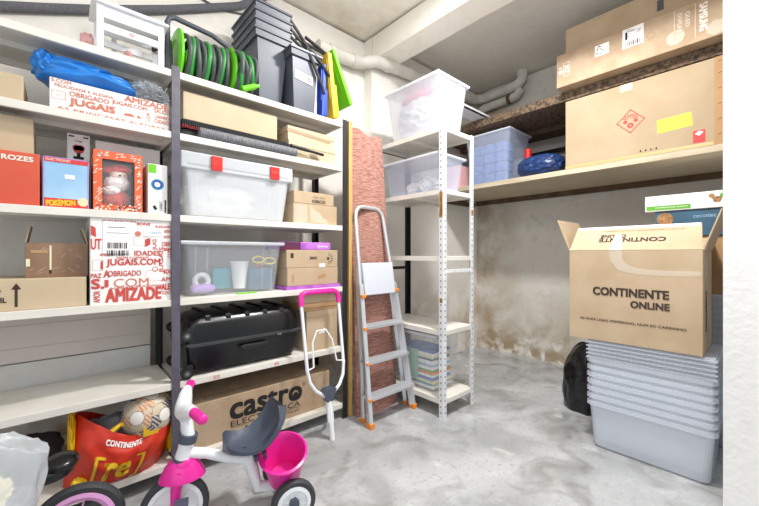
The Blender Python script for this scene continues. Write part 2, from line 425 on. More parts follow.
def tub_mesh(mb, wt, dt, wb, db, h, t=0.003, rim=0.012, rimh=0.012, ribs=True):
    """open tapered tub with a rolled rim"""
    def ring(w_, d_, z, r=0.03):
        pts = []
        for (sx, sy, a0) in ((1, 1, 0), (-1, 1, 90), (-1, -1, 180), (1, -1, 270)):
            for k in range(5):
                a = R(a0 + 22.5 * k); pts.append((sx * (w_ / 2 - r) + r * math.cos(a), sy * (d_ / 2 - r) + r * math.sin(a), z))
        return pts
    L = [ring(wb - 0.02, db - 0.02, 0), ring(wb, db, 0.012), ring(wt, dt, h - rimh), ring(wt + 2 * rim, dt + 2 * rim, h - rimh), ring(wt + 2 * rim, dt + 2 * rim, h), ring(wt - 2 * t, dt - 2 * t, h), ring(wb - 2 * t, db - 2 * t, 0.014), ring(wb - .02 - 2 * t, db - .02 - 2 * t, t)]
    n = len(L[0]); V = [p for r_ in L for p in r_]; F = []
    for i in range(len(L) - 1):
        for j in range(n): F.append((i * n + j, i * n + (j + 1) % n, (i + 1) * n + (j + 1) % n, (i + 1) * n + j))
    F.append(tuple(range(n))[::-1]); F.append(tuple((len(L) - 1) * n + j for j in range(n)))
    mb.faces(V, F)
    return mb

# ------------------------------------------------------------------ structure
XB = 3.69; CEIL = 3.02
struct('floor', MB().box((1.2, 0.6, -0.05), (6.2, 6.4, 0.1)), 'floor')
struct('ceiling', MB().box((1.2, 0.6, CEIL + 0.05), (6.2, 6.4, 0.1)), 'ceiling')
struct('wall_left', MB().box((0.1, 2.55, 1.5), (4.0, 0.2, 3.0)).box((2.945, 2.495, 1.5), (1.83, 0.31, 3.0)), 'wall_left')
struct('wall_back', MB().box((XB + 0.1, 0.9, 1.5), (0.2, 3.5, 3.0)), 'wall_back')
struct('wall_right', MB().box((2.145, -0.67, 1.5), (0.23, 1.594, 3.0)), 'pillar')
struct('trim_1', MB().box((2.145, 0.67, 2.9), (0.23, 3.33, 0.2), bevel=0.006), 'beam')
# flat panels leaning on the wall between the lowest shelves
o = MB().box((0, 0, 0.13), (1.0, 0.02, 0.26)).box((0, -0.012, 0.235), (1.0, 0.006, 0.012)).box((0, -0.012, 0.165), (1.0, 0.006, 0.012)).box((0, -0.012, 0.06), (1.0, 0.006, 0.01)).build('beige_panel', 'beige_panel')
tag(o, 'beige grooved panel standing behind the empty shelf of the left bay, above the speckled board', 'panel', loc=(-0.12, 2.35, 0.595))
o = MB().box((0, 0, 0.1), (1.0, 0.05, 0.2), bevel=0.004).box((0, 0, -0.07), (0.03, 0.03, 0.14)).build('foam_board', 'foamboard')
o = tag(o, 'white speckled insulation board at the back of the empty shelf in the left bay', 'board', loc=(-0.12, 2.36, 0.39))

# ------------------------------------------------------------------ pipes
p = thing('drain_pipe', 'white plastic drain pipe running along the left wall to the back wall under the ceiling', 'pipe')
pts = [(1.5, 2.38, 2.73), (1.80, 2.38, 2.74), (1.93, 2.36, 2.75), (2.02, 2.27, 2.76), (2.12, 2.265, 2.77), (3.48, 2.265, 2.86), (3.56, 2.24, 2.87), (3.6, 2.16, 2.875), (3.6, 1.86, 2.885), (3.6, 1.78, 2.90), (3.6, 1.74, 2.94), (3.6, 1.735, 3.02)]
MB().tube(pts, 0.052, 16).build('pipe_run', 'pvc', p, smooth=True)
for a, b in (((1.84, 2.375, 2.742), (1.9, 2.367, 2.748)), ((2.11, 2.265, 2.768), (2.17, 2.265, 2.772)), ((3.6, 2.0, 2.879), (3.6, 1.95, 2.881)), ((1.60, 2.38, 2.732), (1.66, 2.38, 2.734))):
    MB().cyl(a, b, 0.058, 18).build('pipe_collar', 'pvc', p, smooth=True)
p = thing('branch_pipe', 'shorter grey-white waste pipe with an elbow under the main pipe on the back wall', 'pipe')
MB().tube([(3.6, 2.26, 2.45), (3.6, 2.26, 2.68), (3.6, 2.24, 2.74), (3.6, 2.18, 2.765), (3.6, 1.86, 2.77), (3.6, 1.80, 2.785), (3.6, 1.77, 2.82), (3.6, 1.76, 2.84)], 0.045, 16).build('pipe_run', 'pvc', p, smooth=True)
MB().cyl((3.6, 1.90, 2.77), (3.6, 1.86, 2.77), 0.05, 16).build('rubber_joint', 'wood_dark', p, smooth=True)
o = MB().tube([(-0.328, 2.42, 2.214), (-0.206, 2.42, 2.26), (-0.035, 2.42, 2.33), (0.141, 2.42, 2.405), (0.318, 2.42, 2.487), (0.493, 2.42, 2.571), (0.689, 2.42, 2.672), (0.911, 2.42, 2.79), (1.1, 2.42, 2.95), (1.16, 2.42, 3.02)], 0.024, 14).build('insulated_pipe', 'foam_pipe', smooth=True)
tag(o, 'grey foam-insulated pipe climbing the wall above the top shelf', 'pipe')
o = MB().tube([(0.42, 2.44, 2.95), (0.5, 2.44, 2.82), (0.62, 2.44, 2.74), (0.8, 2.44, 2.72), (1.1, 2.44, 2.80)], 0.006, 8).build('wall_cable', 'hose_grey', smooth=True)
tag(o, 'thin grey cable on the wall above the insulated pipe', 'cable')

# ------------------------------------------------------------------ grey shelving unit, two bays
T = [1.98, 1.685, 1.288, 0.882, 0.482, 0.103]
FY, BY = 1.909, 2.30
def tray(mb, x0, x1, y0, y1, zt, h=0.033):
    i = 0.016
    mb.box(((x0 + x1) / 2, (y0 + y1) / 2, zt - 0.003), (x1 - x0, y1 - y0, 0.006))
    mb.box(((x0 + x1) / 2, y0 + i / 2 - 0.0008, zt - h / 2 + 0.0006), (x1 - x0 + 0.001, i, h), bevel=0.0025).box(((x0 + x1) / 2, y1 - i / 2, zt - 0.006 - h / 2 + 0.003), (x1 - x0, i, h - 0.006))
    mb.box((x0 + i / 2, (y0 + y1) / 2, zt - 0.003 - h / 2), (i, y1 - y0 - 2 * i, h - 0.006)).box((x1 - i / 2, (y0 + y1) / 2, zt - 0.003 - h / 2), (i, y1 - y0 - 2 * i, h - 0.006))
    mb.box(((x0 + x1) / 2, (y0 + y1) / 2, zt - 0.017), (x1 - x0 - 2 * i, 0.03, 0.022))
    return mb
unit = thing('shelving_unit', 'long grey-posted metal shelving unit with six white shelves along the left wall', 'shelving', ((0.414), FY, 0))
def post(mb, x, y, h, ix, iy, w_=0.036, t=0.003):
    mb.box((x + ix * 0, y, h / 2), (w_, t, h)); mb.box((x + ix * (w_ / 2 - t / 2) * -1, y + iy * w_ / 2, h / 2), (t, w_, h))
    return mb
for x in (-0.59, 0.414, 1.419):
    for fr_, yy in (('f', FY), ('b', BY)):
        mb = MB(); s_ = 1 if fr_ == 'f' else -1
        lx = x - 0.414
        mb.box((lx, yy - FY + s_ * 0.002, 1.0), (0.036, 0.004, 2.0), m='post_grey' if fr_ == 'f' and x < 1 else 'post_black')
        mb.box((lx + (0.016 if x > 1 else -0.016 if x < 0 else 0), yy - FY + s_ * 0.02, 1.0), (0.004, 0.036, 2.0), m='post_black')
        for k in range(38 if fr_ == 'b' else 0): mb.box((lx, yy - FY - s_ * 0.0005, 0.06 + k * 0.05), (0.008, 0.001, 0.014), m='black')
        mb.build('shelf_post', None, unit)
for x0, x1 in ((-0.585, 0.405), (0.425, 1.402)):
    for z in T:
        tray(MB(), x0 - 0.414, x1 - 0.414, 0.005, BY - FY - 0.005, z).build('shelf_board', 'shelf_white', unit)
# red price marks on the fourth shelf edge
for x, s_ in ((0.60, '50'), (0.93, '45')):
    q = Print((x - 0.414, 0.0045, 0.466), (1, 0, 0), (0, 0, 1)); q.text(s_, 0, 0, 0.03, 0.018, 'ink_red', bold=0.0); q.build('red_number', unit)

# ------------------------------------------------------------------ top shelf objects
z = T[0]
# doll table
t = thing('doll_table', 'small white wooden doll table with a heart on its rail, on the top shelf', 'toy table', (0.245, 2.03, z))
MB().box((0, 0, 0.212), (0.29, 0.2, 0.012), bevel=0.003).build('table_top', 'white_plastic', t)
for sx in (-1, 1):
    for sy in (-1, 1): MB().box((sx * 0.115, sy * 0.075, 0.103), (0.024, 0.02, 0.206), bevel=0.002).build('leg', 'white_plastic', t)
for sy in (-1, 1):
    MB().box((0, sy * 0.075, 0.18), (0.206, 0.014, 0.05)).build('apron', 'white_plastic', t)
    r_ = MB().box((0, sy * 0.075, 0.115), (0.206, 0.012, 0.03)).build('rail', 'white_plastic', t)
    if sy < 0:
        q = Print((0, -0.081, 0.115), (1, 0, 0), (0, 0, 1)); q.disc(-0.005, 0.003, 0.007, 'fabric_pink').disc(0.006, 0.003, 0.007, 'fabric_pink').poly([(-0.011, 0), (0, -0.012), (0.012, 0)], 'fabric_pink')
        q.build('heart_print', r_)
t = thing('doll_bed', 'white doll bed headboard with faint lettering behind the doll table', 'toy bed', (0.36, 2.22, z))
MB().box((0, -0.04, 0.31), (0.34, 0.014, 0.1), bevel=0.003).build('headboard', 'white_plastic', t)
for sx in (-1, 1): MB().box((sx * 0.16, -0.04, 0.18), (0.022, 0.022, 0.36), bevel=0.002).build('leg', 'white_plastic', t)
MB().box((0, -0.04, 0.07), (0.34, 0.012, 0.05)).build('side_rail', 'white_plastic', t)
q = Print((0, -0.047, 0.31), (1, 0, 0), (0, 0, 1)); q.disc(0.02, 0.015, 0.01, 'fabric_pink').disc(0.035, 0.015, 0.01, 'fabric_pink').poly([(0.011, 0.01), (0.0275, -0.012), (0.044, 0.01)], 'fabric_pink'); q.build('heart_print', t)
def bow(name, label, loc, s=1.0):
    mb = MB(); mb.blob((0, 0, 0.05 * s), (0.045 * s, 0.03 * s, 0.05 * s), amp=0.35, freq=2.2, seed=3, flat=0.0)
    mb.blob((-0.005 * s, 0, 0.125 * s), (0.03 * s, 0.02 * s, 0.045 * s), amp=0.4, freq=2.5, seed=5)
    mb.blob((0.015 * s, 0, 0.092 * s), (0.018 * s, 0.018 * s, 0.02 * s), amp=0.2, seed=8)
    tag(mb.build(name, 'fabric_pink', smooth=True), label, 'cloth', loc=loc)
bow('pink_bow', 'pale pink cloth bow left of the doll table', (0.10, 2.12, z), 0.85)
bow('pink_cloth', 'small pink cloth under the doll table', (0.25, 2.08, z), 0.6)

# hose reel
h = thing('hose_reel', 'garden hose reel with lime green discs and grey hose on the top shelf', 'hose reel', (0.585, 2.09, z))
def disc_mesh(x, r):
    mb = MB(); mb.lathe([(0.02, x - 0.006), (r * 0.55, x - 0.006), (r * 0.6, x - 0.012), (r * 0.9, x - 0.012), (r, x - 0.004), (r, x + 0.006), (r * 0.9, x + 0.006), (r * 0.6, x + 0.004), (0.02, x + 0.004)], 36, (0, 0, 0.15), 'X'); return mb
disc_mesh(-0.13, 0.142).build('reel_disc', 'green', h, smooth=True); disc_mesh(0.13, 0.142).build('reel_disc', 'green', h, smooth=True)
MB().cyl((-0.13, 0, 0.15), (0.13, 0, 0.15), 0.05).build('reel_hub', 'green', h, smooth=True)
mg, mr = MB(), MB()
for i in range(9):
    x = -0.098 + i * 0.0245
    (mr if i % 3 == 1 else mg).torus((x, 0, 0.15), 0.118 - 0.006 * (i % 2), 0.0125, 'X', wob=0.004, seed=i)
for i in range(5): (mr if i % 2 else mg).torus((-0.08 + i * 0.04, 0, 0.15), 0.092, 0.011, 'X', wob=0.006, seed=i * 2 + 1)
mg.build('hose', 'hose_grey', h, smooth=True); mr.build('hose_stripe', 'hose_green', h, smooth=True)['label'] = 'green hose turns'
MB().tube([(-0.175, -0.02, 0.02), (-0.175, -0.02, 0.25), (-0.175, -0.02, 0.31), (-0.165, -0.02, 0.335), (-0.14, -0.02, 0.345), (0.04, -0.02, 0.33), (0.12, -0.02, 0.30), (0.155, -0.02, 0.27), (0.165, -0.02, 0.22), (0.165, -0.02, 0.02)], 0.013, 12).build('handle_frame', 'slate3', h, smooth=True)
MB().prism([(-0.06, 0.0), (0.05, 0.0), (0.035, 0.12), (0.01, 0.22), (-0.02, 0.22), (-0.045, 0.12)], -0.185, -0.155, 'X').build('side_foot', 'slate3', h)
MB().prism([(-0.06, 0.0), (0.05, 0.0), (0.035, 0.12), (0.0, 0.18), (-0.045, 0.12)], 0.155, 0.18, 'X').build('side_foot', 'slate3', h)
MB().cyl((-0.235, -0.02, 0.15), (-0.185, -0.02, 0.15), 0.008).cyl((-0.235, -0.02, 0.135), (-0.235, -0.02, 0.165), 0.009).build('crank', 'black', h, smooth=True)
h = thing('hose_coil', 'loose coil of grey and green garden hose between the reel and the stacked bins', 'hose', (0.775, 2.04, z))
mg, mr = MB(), MB()
for i in range(6): (mr if i in (1, 4) else mg).torus((-0.045 + i * 0.016, 0, 0.135), 0.118, 0.012, 'X', wob=0.006, seed=i * 1.3)
mg.build('hose', 'hose_grey', h, smooth=True); mr.build('hose_stripe', 'hose_green', h, smooth=True)['label'] = 'green hose turns'
MB().cyl((-0.04, -0.12, 0.015), (0.03, -0.125, 0.05), 0.016, m='green').cyl((0.03, -0.125, 0.05), (0.05, -0.12, 0.06), 0.01, m='green').build('hose_nozzle', None, h, smooth=True)

# nested recycling bins with coloured lids
def binshell(mb, z0, wt, dt, wb, db, hh):
    t_ = 0.006
    def rg(w_, d_, z_): return [(-w_/2, -d_/2, z_), (w_/2, -d_/2, z_), (w_/2, d_/2, z_), (-w_/2, d_/2, z_)]
    L = [rg(wb, db, z0), rg(wt, dt, z0 + hh), rg(wt + 0.026, dt + 0.026, z0 + hh), rg(wt + 0.034, dt + 0.034, z0 + hh + 0.034), rg(wt + 0.05, dt + 0.05, z0 + hh + 0.036), rg(wt + 0.05, dt + 0.05, z0 + hh + 0.048), rg(wt + 0.03, dt + 0.03, z0 + hh + 0.048), rg(wt - 2*t_, dt - 2*t_, z0 + hh), rg(wb - 2*t_, db - 2*t_, z0 + t_)]
    V = [q for r_ in L for q in r_]; F = [(3, 2, 1, 0)]
    for i in range(len(L) - 1):
        for j in range(4): F.append((i*4 + j, i*4 + (j+1) % 4, (i+1)*4 + (j+1) % 4, (i+1)*4 + j))
    F.append(tuple((len(L) - 1) * 4 + j for j in range(4)))
    mb.faces(V, F); return mb
BX, BYc = 0.955, 2.18
names = ['lowest of the four nested grey recycling bins beside the hose coil', 'second from the bottom of the four nested grey recycling bins', 'third from the bottom of the four nested grey recycling bins', 'topmost of the four nested grey recycling bins near the ceiling']
for k in range(4):
    t = thing('recycling_bin', names[k], 'bin', (BX, BYc, z + 0.001 + 0.052 * k), 0.0, 'nested recycling bins on the top shelf')
    binshell(MB(), 0.0, 0.19, 0.33, 0.13, 0.26, 0.40).build('bin_body', 'slate2', t)
    MB().tube([(0.115, -0.16, 0.435), (0.20, -0.165, 0.41 - 0.02 * k), (0.29, -0.15, 0.36 - 0.03 * k)], 0.010, 8).build('lid_arm', 'black', t, smooth=True)
t = thing('recycling_bin', 'grey recycling bin with a round-emblem sticker and blue, yellow and green lids at its right', 'bin', (1.135, 2.08, z + 0.001))
b_ = binshell(MB(), 0.0, 0.175, 0.28, 0.14, 0.25, 0.33).build('bin_body', 'slate2', t)
dz_ = Vector((0, -0.015, 0.33)).normalized()
q = Print((-0.0, -0.14 + 0.0065, 0.185), (1, 0, -0.12), dz_, lift=0.004)
q.rect(-0.01, 0.03, 0.125, 0.052, 'paper').disc(0.032, 0.03, 0.019, 'teal', r0=0.016).disc(0.032, 0.03, 0.012, 'ink_black', 2, r0=0.006).rect(-0.035, 0.035, 0.03, 0.003, 'ink_black', 0, 1).rect(-0.025, 0.022, 0.02, 0.003, 'ink_black', 0, 1)
q.build('recycling_sticker', b_, 'white sticker with a round emblem')
def lidpanel(nm, m, x0, zt, x1, zb, y, wy, th, lab):
    l = MB(); a = math.atan2(x1 - x0, zt - zb); ln = math.hypot(x1 - x0, zt - zb); cx, cz = (x0 + x1) / 2, (zt + zb) / 2
    l.box((cx, y, cz), (th, wy, ln), rot=(0, -a, 0), bevel=0.008)
    ux, uz = math.sin(a), -math.cos(a); nx_, nz_ = math.cos(a), math.sin(a)
    l.box((cx + ux * ln * 0.22 + nx_ * th * 0.6, y, cz + uz * ln * 0.22 + nz_ * th * 0.6), (th * 0.9, wy * 0.85, ln * 0.5), rot=(0, -a, 0), bevel=0.006)
    for q_ in (-0.3, 0.3): l.box((cx - nx_ * th * 0.5 - ux * ln * 0.1, y + q_ * wy, cz - nz_ * th * 0.5 - uz * ln * 0.1), (0.008, 0.01, ln * 0.6), rot=(0, -a, 0))
    l.build('bin_lid', m, t)['label'] = lab
lidpanel('l', 'blue_plastic', 0.125, 0.34, 0.118, 0.0, -0.135, 0.07, 0.03, 'blue lid')
lidpanel('l', 'yellow_plastic', 0.155, 0.42, 0.205, 0.008, -0.13, 0.10, 0.034, 'yellow lid')
lidpanel('l', 'green', 0.20, 0.47, 0.35, 0.14, -0.06, 0.2, 0.026, 'lime green lid')
for pts_ in ([(0.0, -0.155, 0.40), (0.11, -0.16, 0.20), (0.118, -0.17, 0.14)], [(-0.02, -0.15, 0.43), (0.10, -0.16, 0.34), (0.15, -0.185, 0.26)], [(0.0, -0.14, 0.47), (0.16, -0.13, 0.43), (0.19, -0.12, 0.40)], [(0.0, -0.02, 0.52), (0.2, -0.02, 0.5), (0.26, -0.02, 0.47)]):
    MB().tube(pts_, 0.010, 8).build('lid_arm', 'black', t, smooth=True)

# ------------------------------------------------------------------ second shelf (T[1])
z = T[1]
o, wd, dp, hh = carton('cardboard_box', 'plain light cardboard box at the left end of the second shelf', 'box', 'Y', -0.42, -0.105, 1.97, 0.26, z, z + 0.115, 'card_light', tape=False)
# long word-print box
o, wd, dp, hh = carton('printed_box', 'long flat white box covered in coral words on the second shelf', 'box', 'Y', -0.03, 0.392, 1.935, 0.32, z, z + 0.128, 'white_board', tape=False)
q = front(wd, dp); c = 'ink_coral'
q.text('S.COM', -0.175, 0.118, 0.06, 0.014, c).text('FELICIDADE E ALEGRIA', -0.10, 0.100, 0.19, 0.012, c).text('OBRIGADO', -0.085, 0.077, 0.13, 0.02, c)
q.text('JUGAIS', -0.075, 0.042, 0.15, 0.036, c, bold=0.03).text('JUGAIS.COM', 0.055, 0.082, 0.13, 0.022, c).text('AMIZADE', 0.12, 0.112, 0.17, 0.024, c, bold=0.03)
q.text('SAUDE', 0.178, 0.088, 0.058, 0.018, c).text('CARINHO', 0.178, 0.062, 0.058, 0.016, c).text('CUIDADO', 0.178, 0.04, 0.058, 0.018, c).text('COR', 0.125, 0.05, 0.04, 0.014, c, rot=PI/2)
q.frame(-0.183, 0.06, 0.042, 0.034, 0.0015, c).rect(-0.183, 0.06, 0.02, 0.0015, c, 0.5).frame(0.065, 0.045, 0.09, 0.035, 0.001, c).poly([(0.03, 0.035), (0.075, 0.035), (0.062, 0.048), (0.038, 0.046)], c, 1).poly([(0.08, 0.035), (0.1, 0.035), (0.085, 0.05)], c, 1)
q.text('AS PRINCESAS ALEGRES', 0.0, 0.010, 0.38, 0.012, c)
q.build('printed_words', o)
o = MB().blob((0, 0, 0.062), (0.20, 0.13, 0.045), p=3.5, amp=0.16, freq=1.6, seed=4, flat=0.0, sub=5).blob((-0.04, 0.01, 0.105), (0.15, 0.11, 0.032), p=3, amp=0.2, freq=1.9, seed=6, sub=5).blob((-0.165, -0.02, 0.085), (0.05, 0.09, 0.062), p=2.5, amp=0.3, freq=2.2, seed=9, sub=5).build('folded_tarp', 'tarp', smooth=True)
tag(o, 'folded bright blue plastic tarp lying on the coral word-print box', 'tarp', loc=(0.10, 2.07, z + 0.129)); o.rotation_euler.z = 0.03; o.scale = (0.86, 1, 0.86)
o = MB().blob((0, 0, 0.055), (0.08, 0.11, 0.055), p=2.4, amp=0.35, freq=3.5, seed=11, flat=0.0, sub=5, ridge=True).build('plastic_wrap', 'bag_clear', smooth=True)
tag(o, 'crumpled clear plastic wrap on the coral word-print box, right of the blue tarp', 'plastic', loc=(0.32, 2.06, z + 0.129))
# mats, roll, box, umbrella in bay two
t = thing('ribbed_mat', 'folded dark ribbed mat with a maroon fringe on the second shelf', 'mat', (0.745, 2.09, z))
mb = MB(); mb.box((0, 0, 0.022), (0.60, 0.26, 0.044), bevel=0.01).box((0, 0, 0.074), (0.60, 0.27, 0.028), bevel=0.008)
for i in range(58): mb.box((-0.29 + i * 0.01, -0.137, 0.074), (0.004, 0.006, 0.026))
mb.build('mat_body', 'mat_dark', t)
mb = MB()
for i in range(60): mb.box((-0.295 + i * 0.01, -0.134 - 0.006 * random.random(), 0.052), (0.008, 0.02, 0.014), rot=(0.3 * random.random(), 0, 0.3))
mb.build('fringe', 'maroon', t)['label'] = 'maroon fringe'
t = thing('mesh_roll', 'grey mesh roll lying in front of the ribbed mat', 'roll', (0.79, 1.925, z + 0.027))
mb = MB(); mb.cyl((-0.27, 0, 0), (0.27, 0, 0), 0.026, 18)
for i in range(45): mb.torus((-0.265 + i * 0.012, 0, 0), 0.0262, 0.0014, 'X', n=16, k=4)
mb.build('mesh_body', 'mesh_grey', t, smooth=True)
o, wd, dp, hh = carton('long_box', 'long plain light cardboard box lying on the ribbed mat', 'box', 'Y', 0.455, 0.955, 1.955, 0.24, z + 0.089, z + 0.228, 'card_light', tape=False)
t = thing('folded_umbrella', 'black folded umbrella poking out beside the shoe boxes', 'umbrella', (1.10, 1.928, z + 0.06))
MB().tube([(-0.07, 0, 0.006), (0.03, 0, 0), (0.08, 0, -0.003)], [0.012, 0.011, 0.008], 10).build('umbrella_canopy', 'black', t, smooth=True)
MB().tube([(0.08, 0, -0.003), (0.16, 0, -0.008)], 0.009, 10).build('handle', 'black_gloss', t, smooth=True)
r, wd, dp, hh = lidded('shoe_box', 'lower plain tan shoe box at the right end of the second shelf', 'box', 'Y', 1.03, 1.375, 1.955, 0.22, z, z + 0.112, 'card_light', 0.03)
q = front(wd, dp)
for i in range(7): q.rect(-0.02 + 0.008 * i, 0.035 + 0.003 * (i % 2), 0.003, 0.032, 'ink_black', 0.4)
q.build('zebra_sticker', r, 'small striped sticker')
r, wd, dp, hh = lidded('shoe_box', 'upper tan shoe box with a folded lid, resting on the lower shoe box', 'box', 'Y', 1.025, 1.37, 1.96, 0.24, z + 0.113, z + 0.20, 'card_light', 0.035)
MB().box((-0.02, -0.119, 0.052), (0.31, 0.004, 0.02), rot=(0.3, 0.06, 0)).build('tuck_flap', 'card', r)
# ------------------------------------------------------------------ third shelf (T[2])
z = T[2]
o, wd, dp, hh = carton('red_box', 'orange-red box with a cream word along its top edge, on the third shelf', 'box', 'Y', -0.36, -0.058, 1.935, 0.27, z, z + 0.205, 'orange_red', tape=False)
q = front(wd, dp); q.text('ROZES', 0.09, 0.18, 0.085, 0.018, 'ink_white', bold=0.04); q.build('printed_word', o)
o, wd, dp, hh = carton('cardboard_box', 'light cardboard box sitting on top of the orange-red box', 'box', 'Y', -0.38, -0.077, 1.98, 0.22, z + 0.206, z + 0.352, 'card_light', tape=False)
r = thing('toy_box', 'blue window toy box with yellow lettering on a pink band', 'toy box', (0.022, 2.02, z))
MB().box((0, 0.0, 0.1025), (0.142, 0.15, 0.205), bevel=0.002).build('box_body', 'sky', r)
q = Print((0, -0.075, 0), (1, 0, 0), (0, 0, 1))
q.rect(0, 0.195, 0.142, 0.02, 'red_paper').text('ELECTRONIC', -0.025, 0.195, 0.075, 0.009, 'ink_white').rect(0, 0.02, 0.142, 0.038, 'red_paper').disc(0.052, 0.03, 0.018, 'cream', 1)
q.text('POKÉMON', -0.018, 0.024, 0.088, 0.028, 'yellow_plastic', rot=0.08, bold=0.03, k=2).frame(0, 0.103, 0.142, 0.205, 0.003, 'lilac').rect(0.01, 0.13, 0.032, 0.018, 'paper', 0, 1)
q.build('front_print', r)
r = thing('doll_box', 'orange patterned window box holding a plush doll in a red hat', 'toy box', (0.195, 2.015, z))
mb = MB(); W_, H_, D_ = 0.176, 0.262, 0.15
mb.box((0, 0.07, H_ / 2), (W_, 0.006, H_)).box((-W_/2 + 0.003, 0, H_ / 2), (0.006, D_, H_)).box((W_/2 - 0.003, 0, H_ / 2), (0.006, D_, H_)).box((0, 0, 0.003), (W_, D_, 0.006)).box((0, 0, H_ - 0.003), (W_, D_, 0.006))
for (cx, cz, w_, h_) in ((-0.073, H_/2, 0.03, H_), (0.073, H_/2, 0.03, H_), (0, H_ - 0.018, W_ - 0.06, 0.036), (0, 0.014, W_ - 0.06, 0.028)): mb.box((cx, -D_/2 - 0.002, cz), (w_, 0.0038, h_))
mb.build('box_body', mat('orange_print', 'e0663e', 0.5), r)
q = Print((0, -D_/2 - 0.004, 0), (1, 0, 0), (0, 0, 1)); rnd = random.Random(3)
for i in range(46):
    x = rnd.choice((-0.073, 0.073)) + rnd.uniform(-.01, .01); y = rnd.uniform(0.02, H_ - 0.01); q.rect(x, y, 0.014, 0.003, 'ink_white', rnd.uniform(0.4, 1.1))
for i in range(20): q.rect(rnd.uniform(-.08, .08), H_ - rnd.uniform(0.006, 0.03), 0.012, 0.003, 'ink_white', rnd.uniform(-0.4, 1.1))
for i in range(60): q.disc(rnd.uniform(-.082, .082), rnd.uniform(0.004, 0.03), 0.004, rnd.choice(('paper', 'cream', 'ink_red')), 1, 6)
q.build('front_print', r)
MB().box((0, -D_/2 + 0.006, 0.127), (0.118, 0.001, 0.20)).build('window_film', 'film', r)
MB().box((0, 0.063, H_/2), (0.16, 0.004, 0.24)).build('backing_card', 'fabric_dark', r)
dl = thing('plush_doll', 'white plush doll with a red hat inside the orange window box', 'doll', (0.195, 2.01, z + 0.008))
MB().blob((0, 0, 0.05), (0.05, 0.04, 0.05), amp=0.15, seed=2).build('doll_body', 'ink_red', dl, smooth=True)
MB().blob((0, -0.01, 0.125), (0.048, 0.035, 0.036), amp=0.12, freq=4, seed=5).blob((-0.02, -0.02, 0.09), (0.035, 0.025, 0.022), amp=0.2, seed=6).build('doll_beard', 'fabric_white', dl, smooth=True)
MB().blob((0.005, -0.012, 0.16), (0.034, 0.03, 0.03)).build('doll_head', 'skin_felt', dl, smooth=True)
MB().blob((0.01, -0.01, 0.19), (0.045, 0.035, 0.022), seed=1, amp=0.15).blob((-0.025, -0.01, 0.185), (0.03, 0.02, 0.018)).build('doll_hat', 'red_plastic', dl, smooth=True)
MB().blob((0.008, -0.043, 0.158), (0.005, 0.005, 0.005), sub=2).blob((0.026, -0.038, 0.16), (0.003, 0.003, 0.003), sub=2).build('doll_eye', 'ink_black', dl, smooth=True)
o, wd, dp, hh = carton('white_box', 'plain white box on its side behind and above the orange doll box', 'box', 'Y', 0.125, 0.385, 2.115, 0.14, z, z + 0.345, 'white_board', tape=False)
o, wd, dp, hh = carton('bulb_box', 'narrow white box with a red heart-shaped lamp picture behind the blue toy box', 'box', 'Y', 0.025, 0.105, 2.115, 0.09, z, z + 0.358, 'white_board', tape=False)
q = front(wd, dp); q.disc(0, 0.288, 0.019, 'ink_red').disc(-0.008, 0.296, 0.013, 'ink_red').disc(0.008, 0.296, 0.013, 'ink_red').rect(0, 0.262, 0.012, 0.02, 'ink_black', 0, 2).rect(0, 0.25, 0.036, 0.012, 'ink_black', 0, 2).rect(0, 0.225, 0.03, 0.01, 'ink_black', 0, 1).text('Coge', 0, 0.326, 0.026, 0.010, 'ink_red').rect(-0.025, 0.345, 0.018, 0.006, 'ink_black', 0, 1).rect(0.025, 0.345, 0.018, 0.006, 'ink_black', 0, 1)
q.build('front_print', o)
o, wd, dp, hh = carton('flashlight_box', 'slim white box with a blue ring picture and lime corner, beside the post', 'box', 'Y', 0.305, 0.385, 1.94, 0.16, z, z + 0.235, 'white_board', tape=False)
q = front(wd, dp); q.rect(-0.022, 0.212, 0.03, 0.04, 'green').disc(-0.002, 0.14, 0.026, 'teal', r0=0.018).disc(-0.002, 0.14, 0.02, 'blue_plastic', 2, r0=0.013).text('ORBIT', 0.012, 0.04, 0.045, 0.012, 'ink_black', rot=PI/2, bold=0).rect(-0.012, 0.03, 0.012, 0.02, 'ink_black', 0.5, 1)
q.rect(0.03, 0.04, 0.006, 0.06, 'ink_black', 0, 1); q.build('front_print', o)
# big clear box with red clips
def clearbox(name, label, x0, x1, fr, depth, z0, z1, m='clear', lid=True, clips=None, facing='Y', taper=0.04, group=None, rimm='clear_rim', lidh=0.03, yaw=0, ribs=True):
    r = thing(name, label, 'storage box', group=group); place(r, facing, x0, x1, fr, depth, z0); r.rotation_euler.z += yaw
    wd, h_ = x1 - x0, z1 - z0; hb = h_ - (lidh * 0.7 if lid else 0)
    b = tub_mesh(MB(), wd - 0.024, depth - 0.024, wd - 0.024 - taper, depth - 0.024 - taper, hb, rimh=0.01).build('tub', m, r)
    if ribs:
        for sx in (-1, 1):
            for e in (0.36, 0.26):
                x = sx * wd * e; k_ = taper / 2; rb = MB()
                rb.faces([(x, -depth/2 + 0.0115 + k_, 0.015), (x + sx*0.01, -depth/2 + 0.0115 + k_, 0.015), (x + sx*0.01, -depth/2 + 0.0105, hb - 0.012), (x, -depth/2 + 0.0105, hb - 0.012)], [(0, 1, 2, 3)])
                rb.build('corner_rib', 'clear', r, normals=False)
    if lid:
        l = MB(); l.box((0, 0, h_ - lidh / 2), (wd, depth, lidh), bevel=min(0.008, lidh * 0.3)); l.build('box_lid', rimm if lid == True else lid, r)
    for cx in (clips or []):
        c_ = MB(); c_.box((cx, -depth/2 - 0.006, h_ - 0.045), (0.055, 0.012, 0.075), bevel=0.004).box((cx, -depth/2 - 0.012, h_ - 0.05), (0.05, 0.004, 0.02), bevel=0.001); c_.build('clip', 'red_plastic', r)
    return r
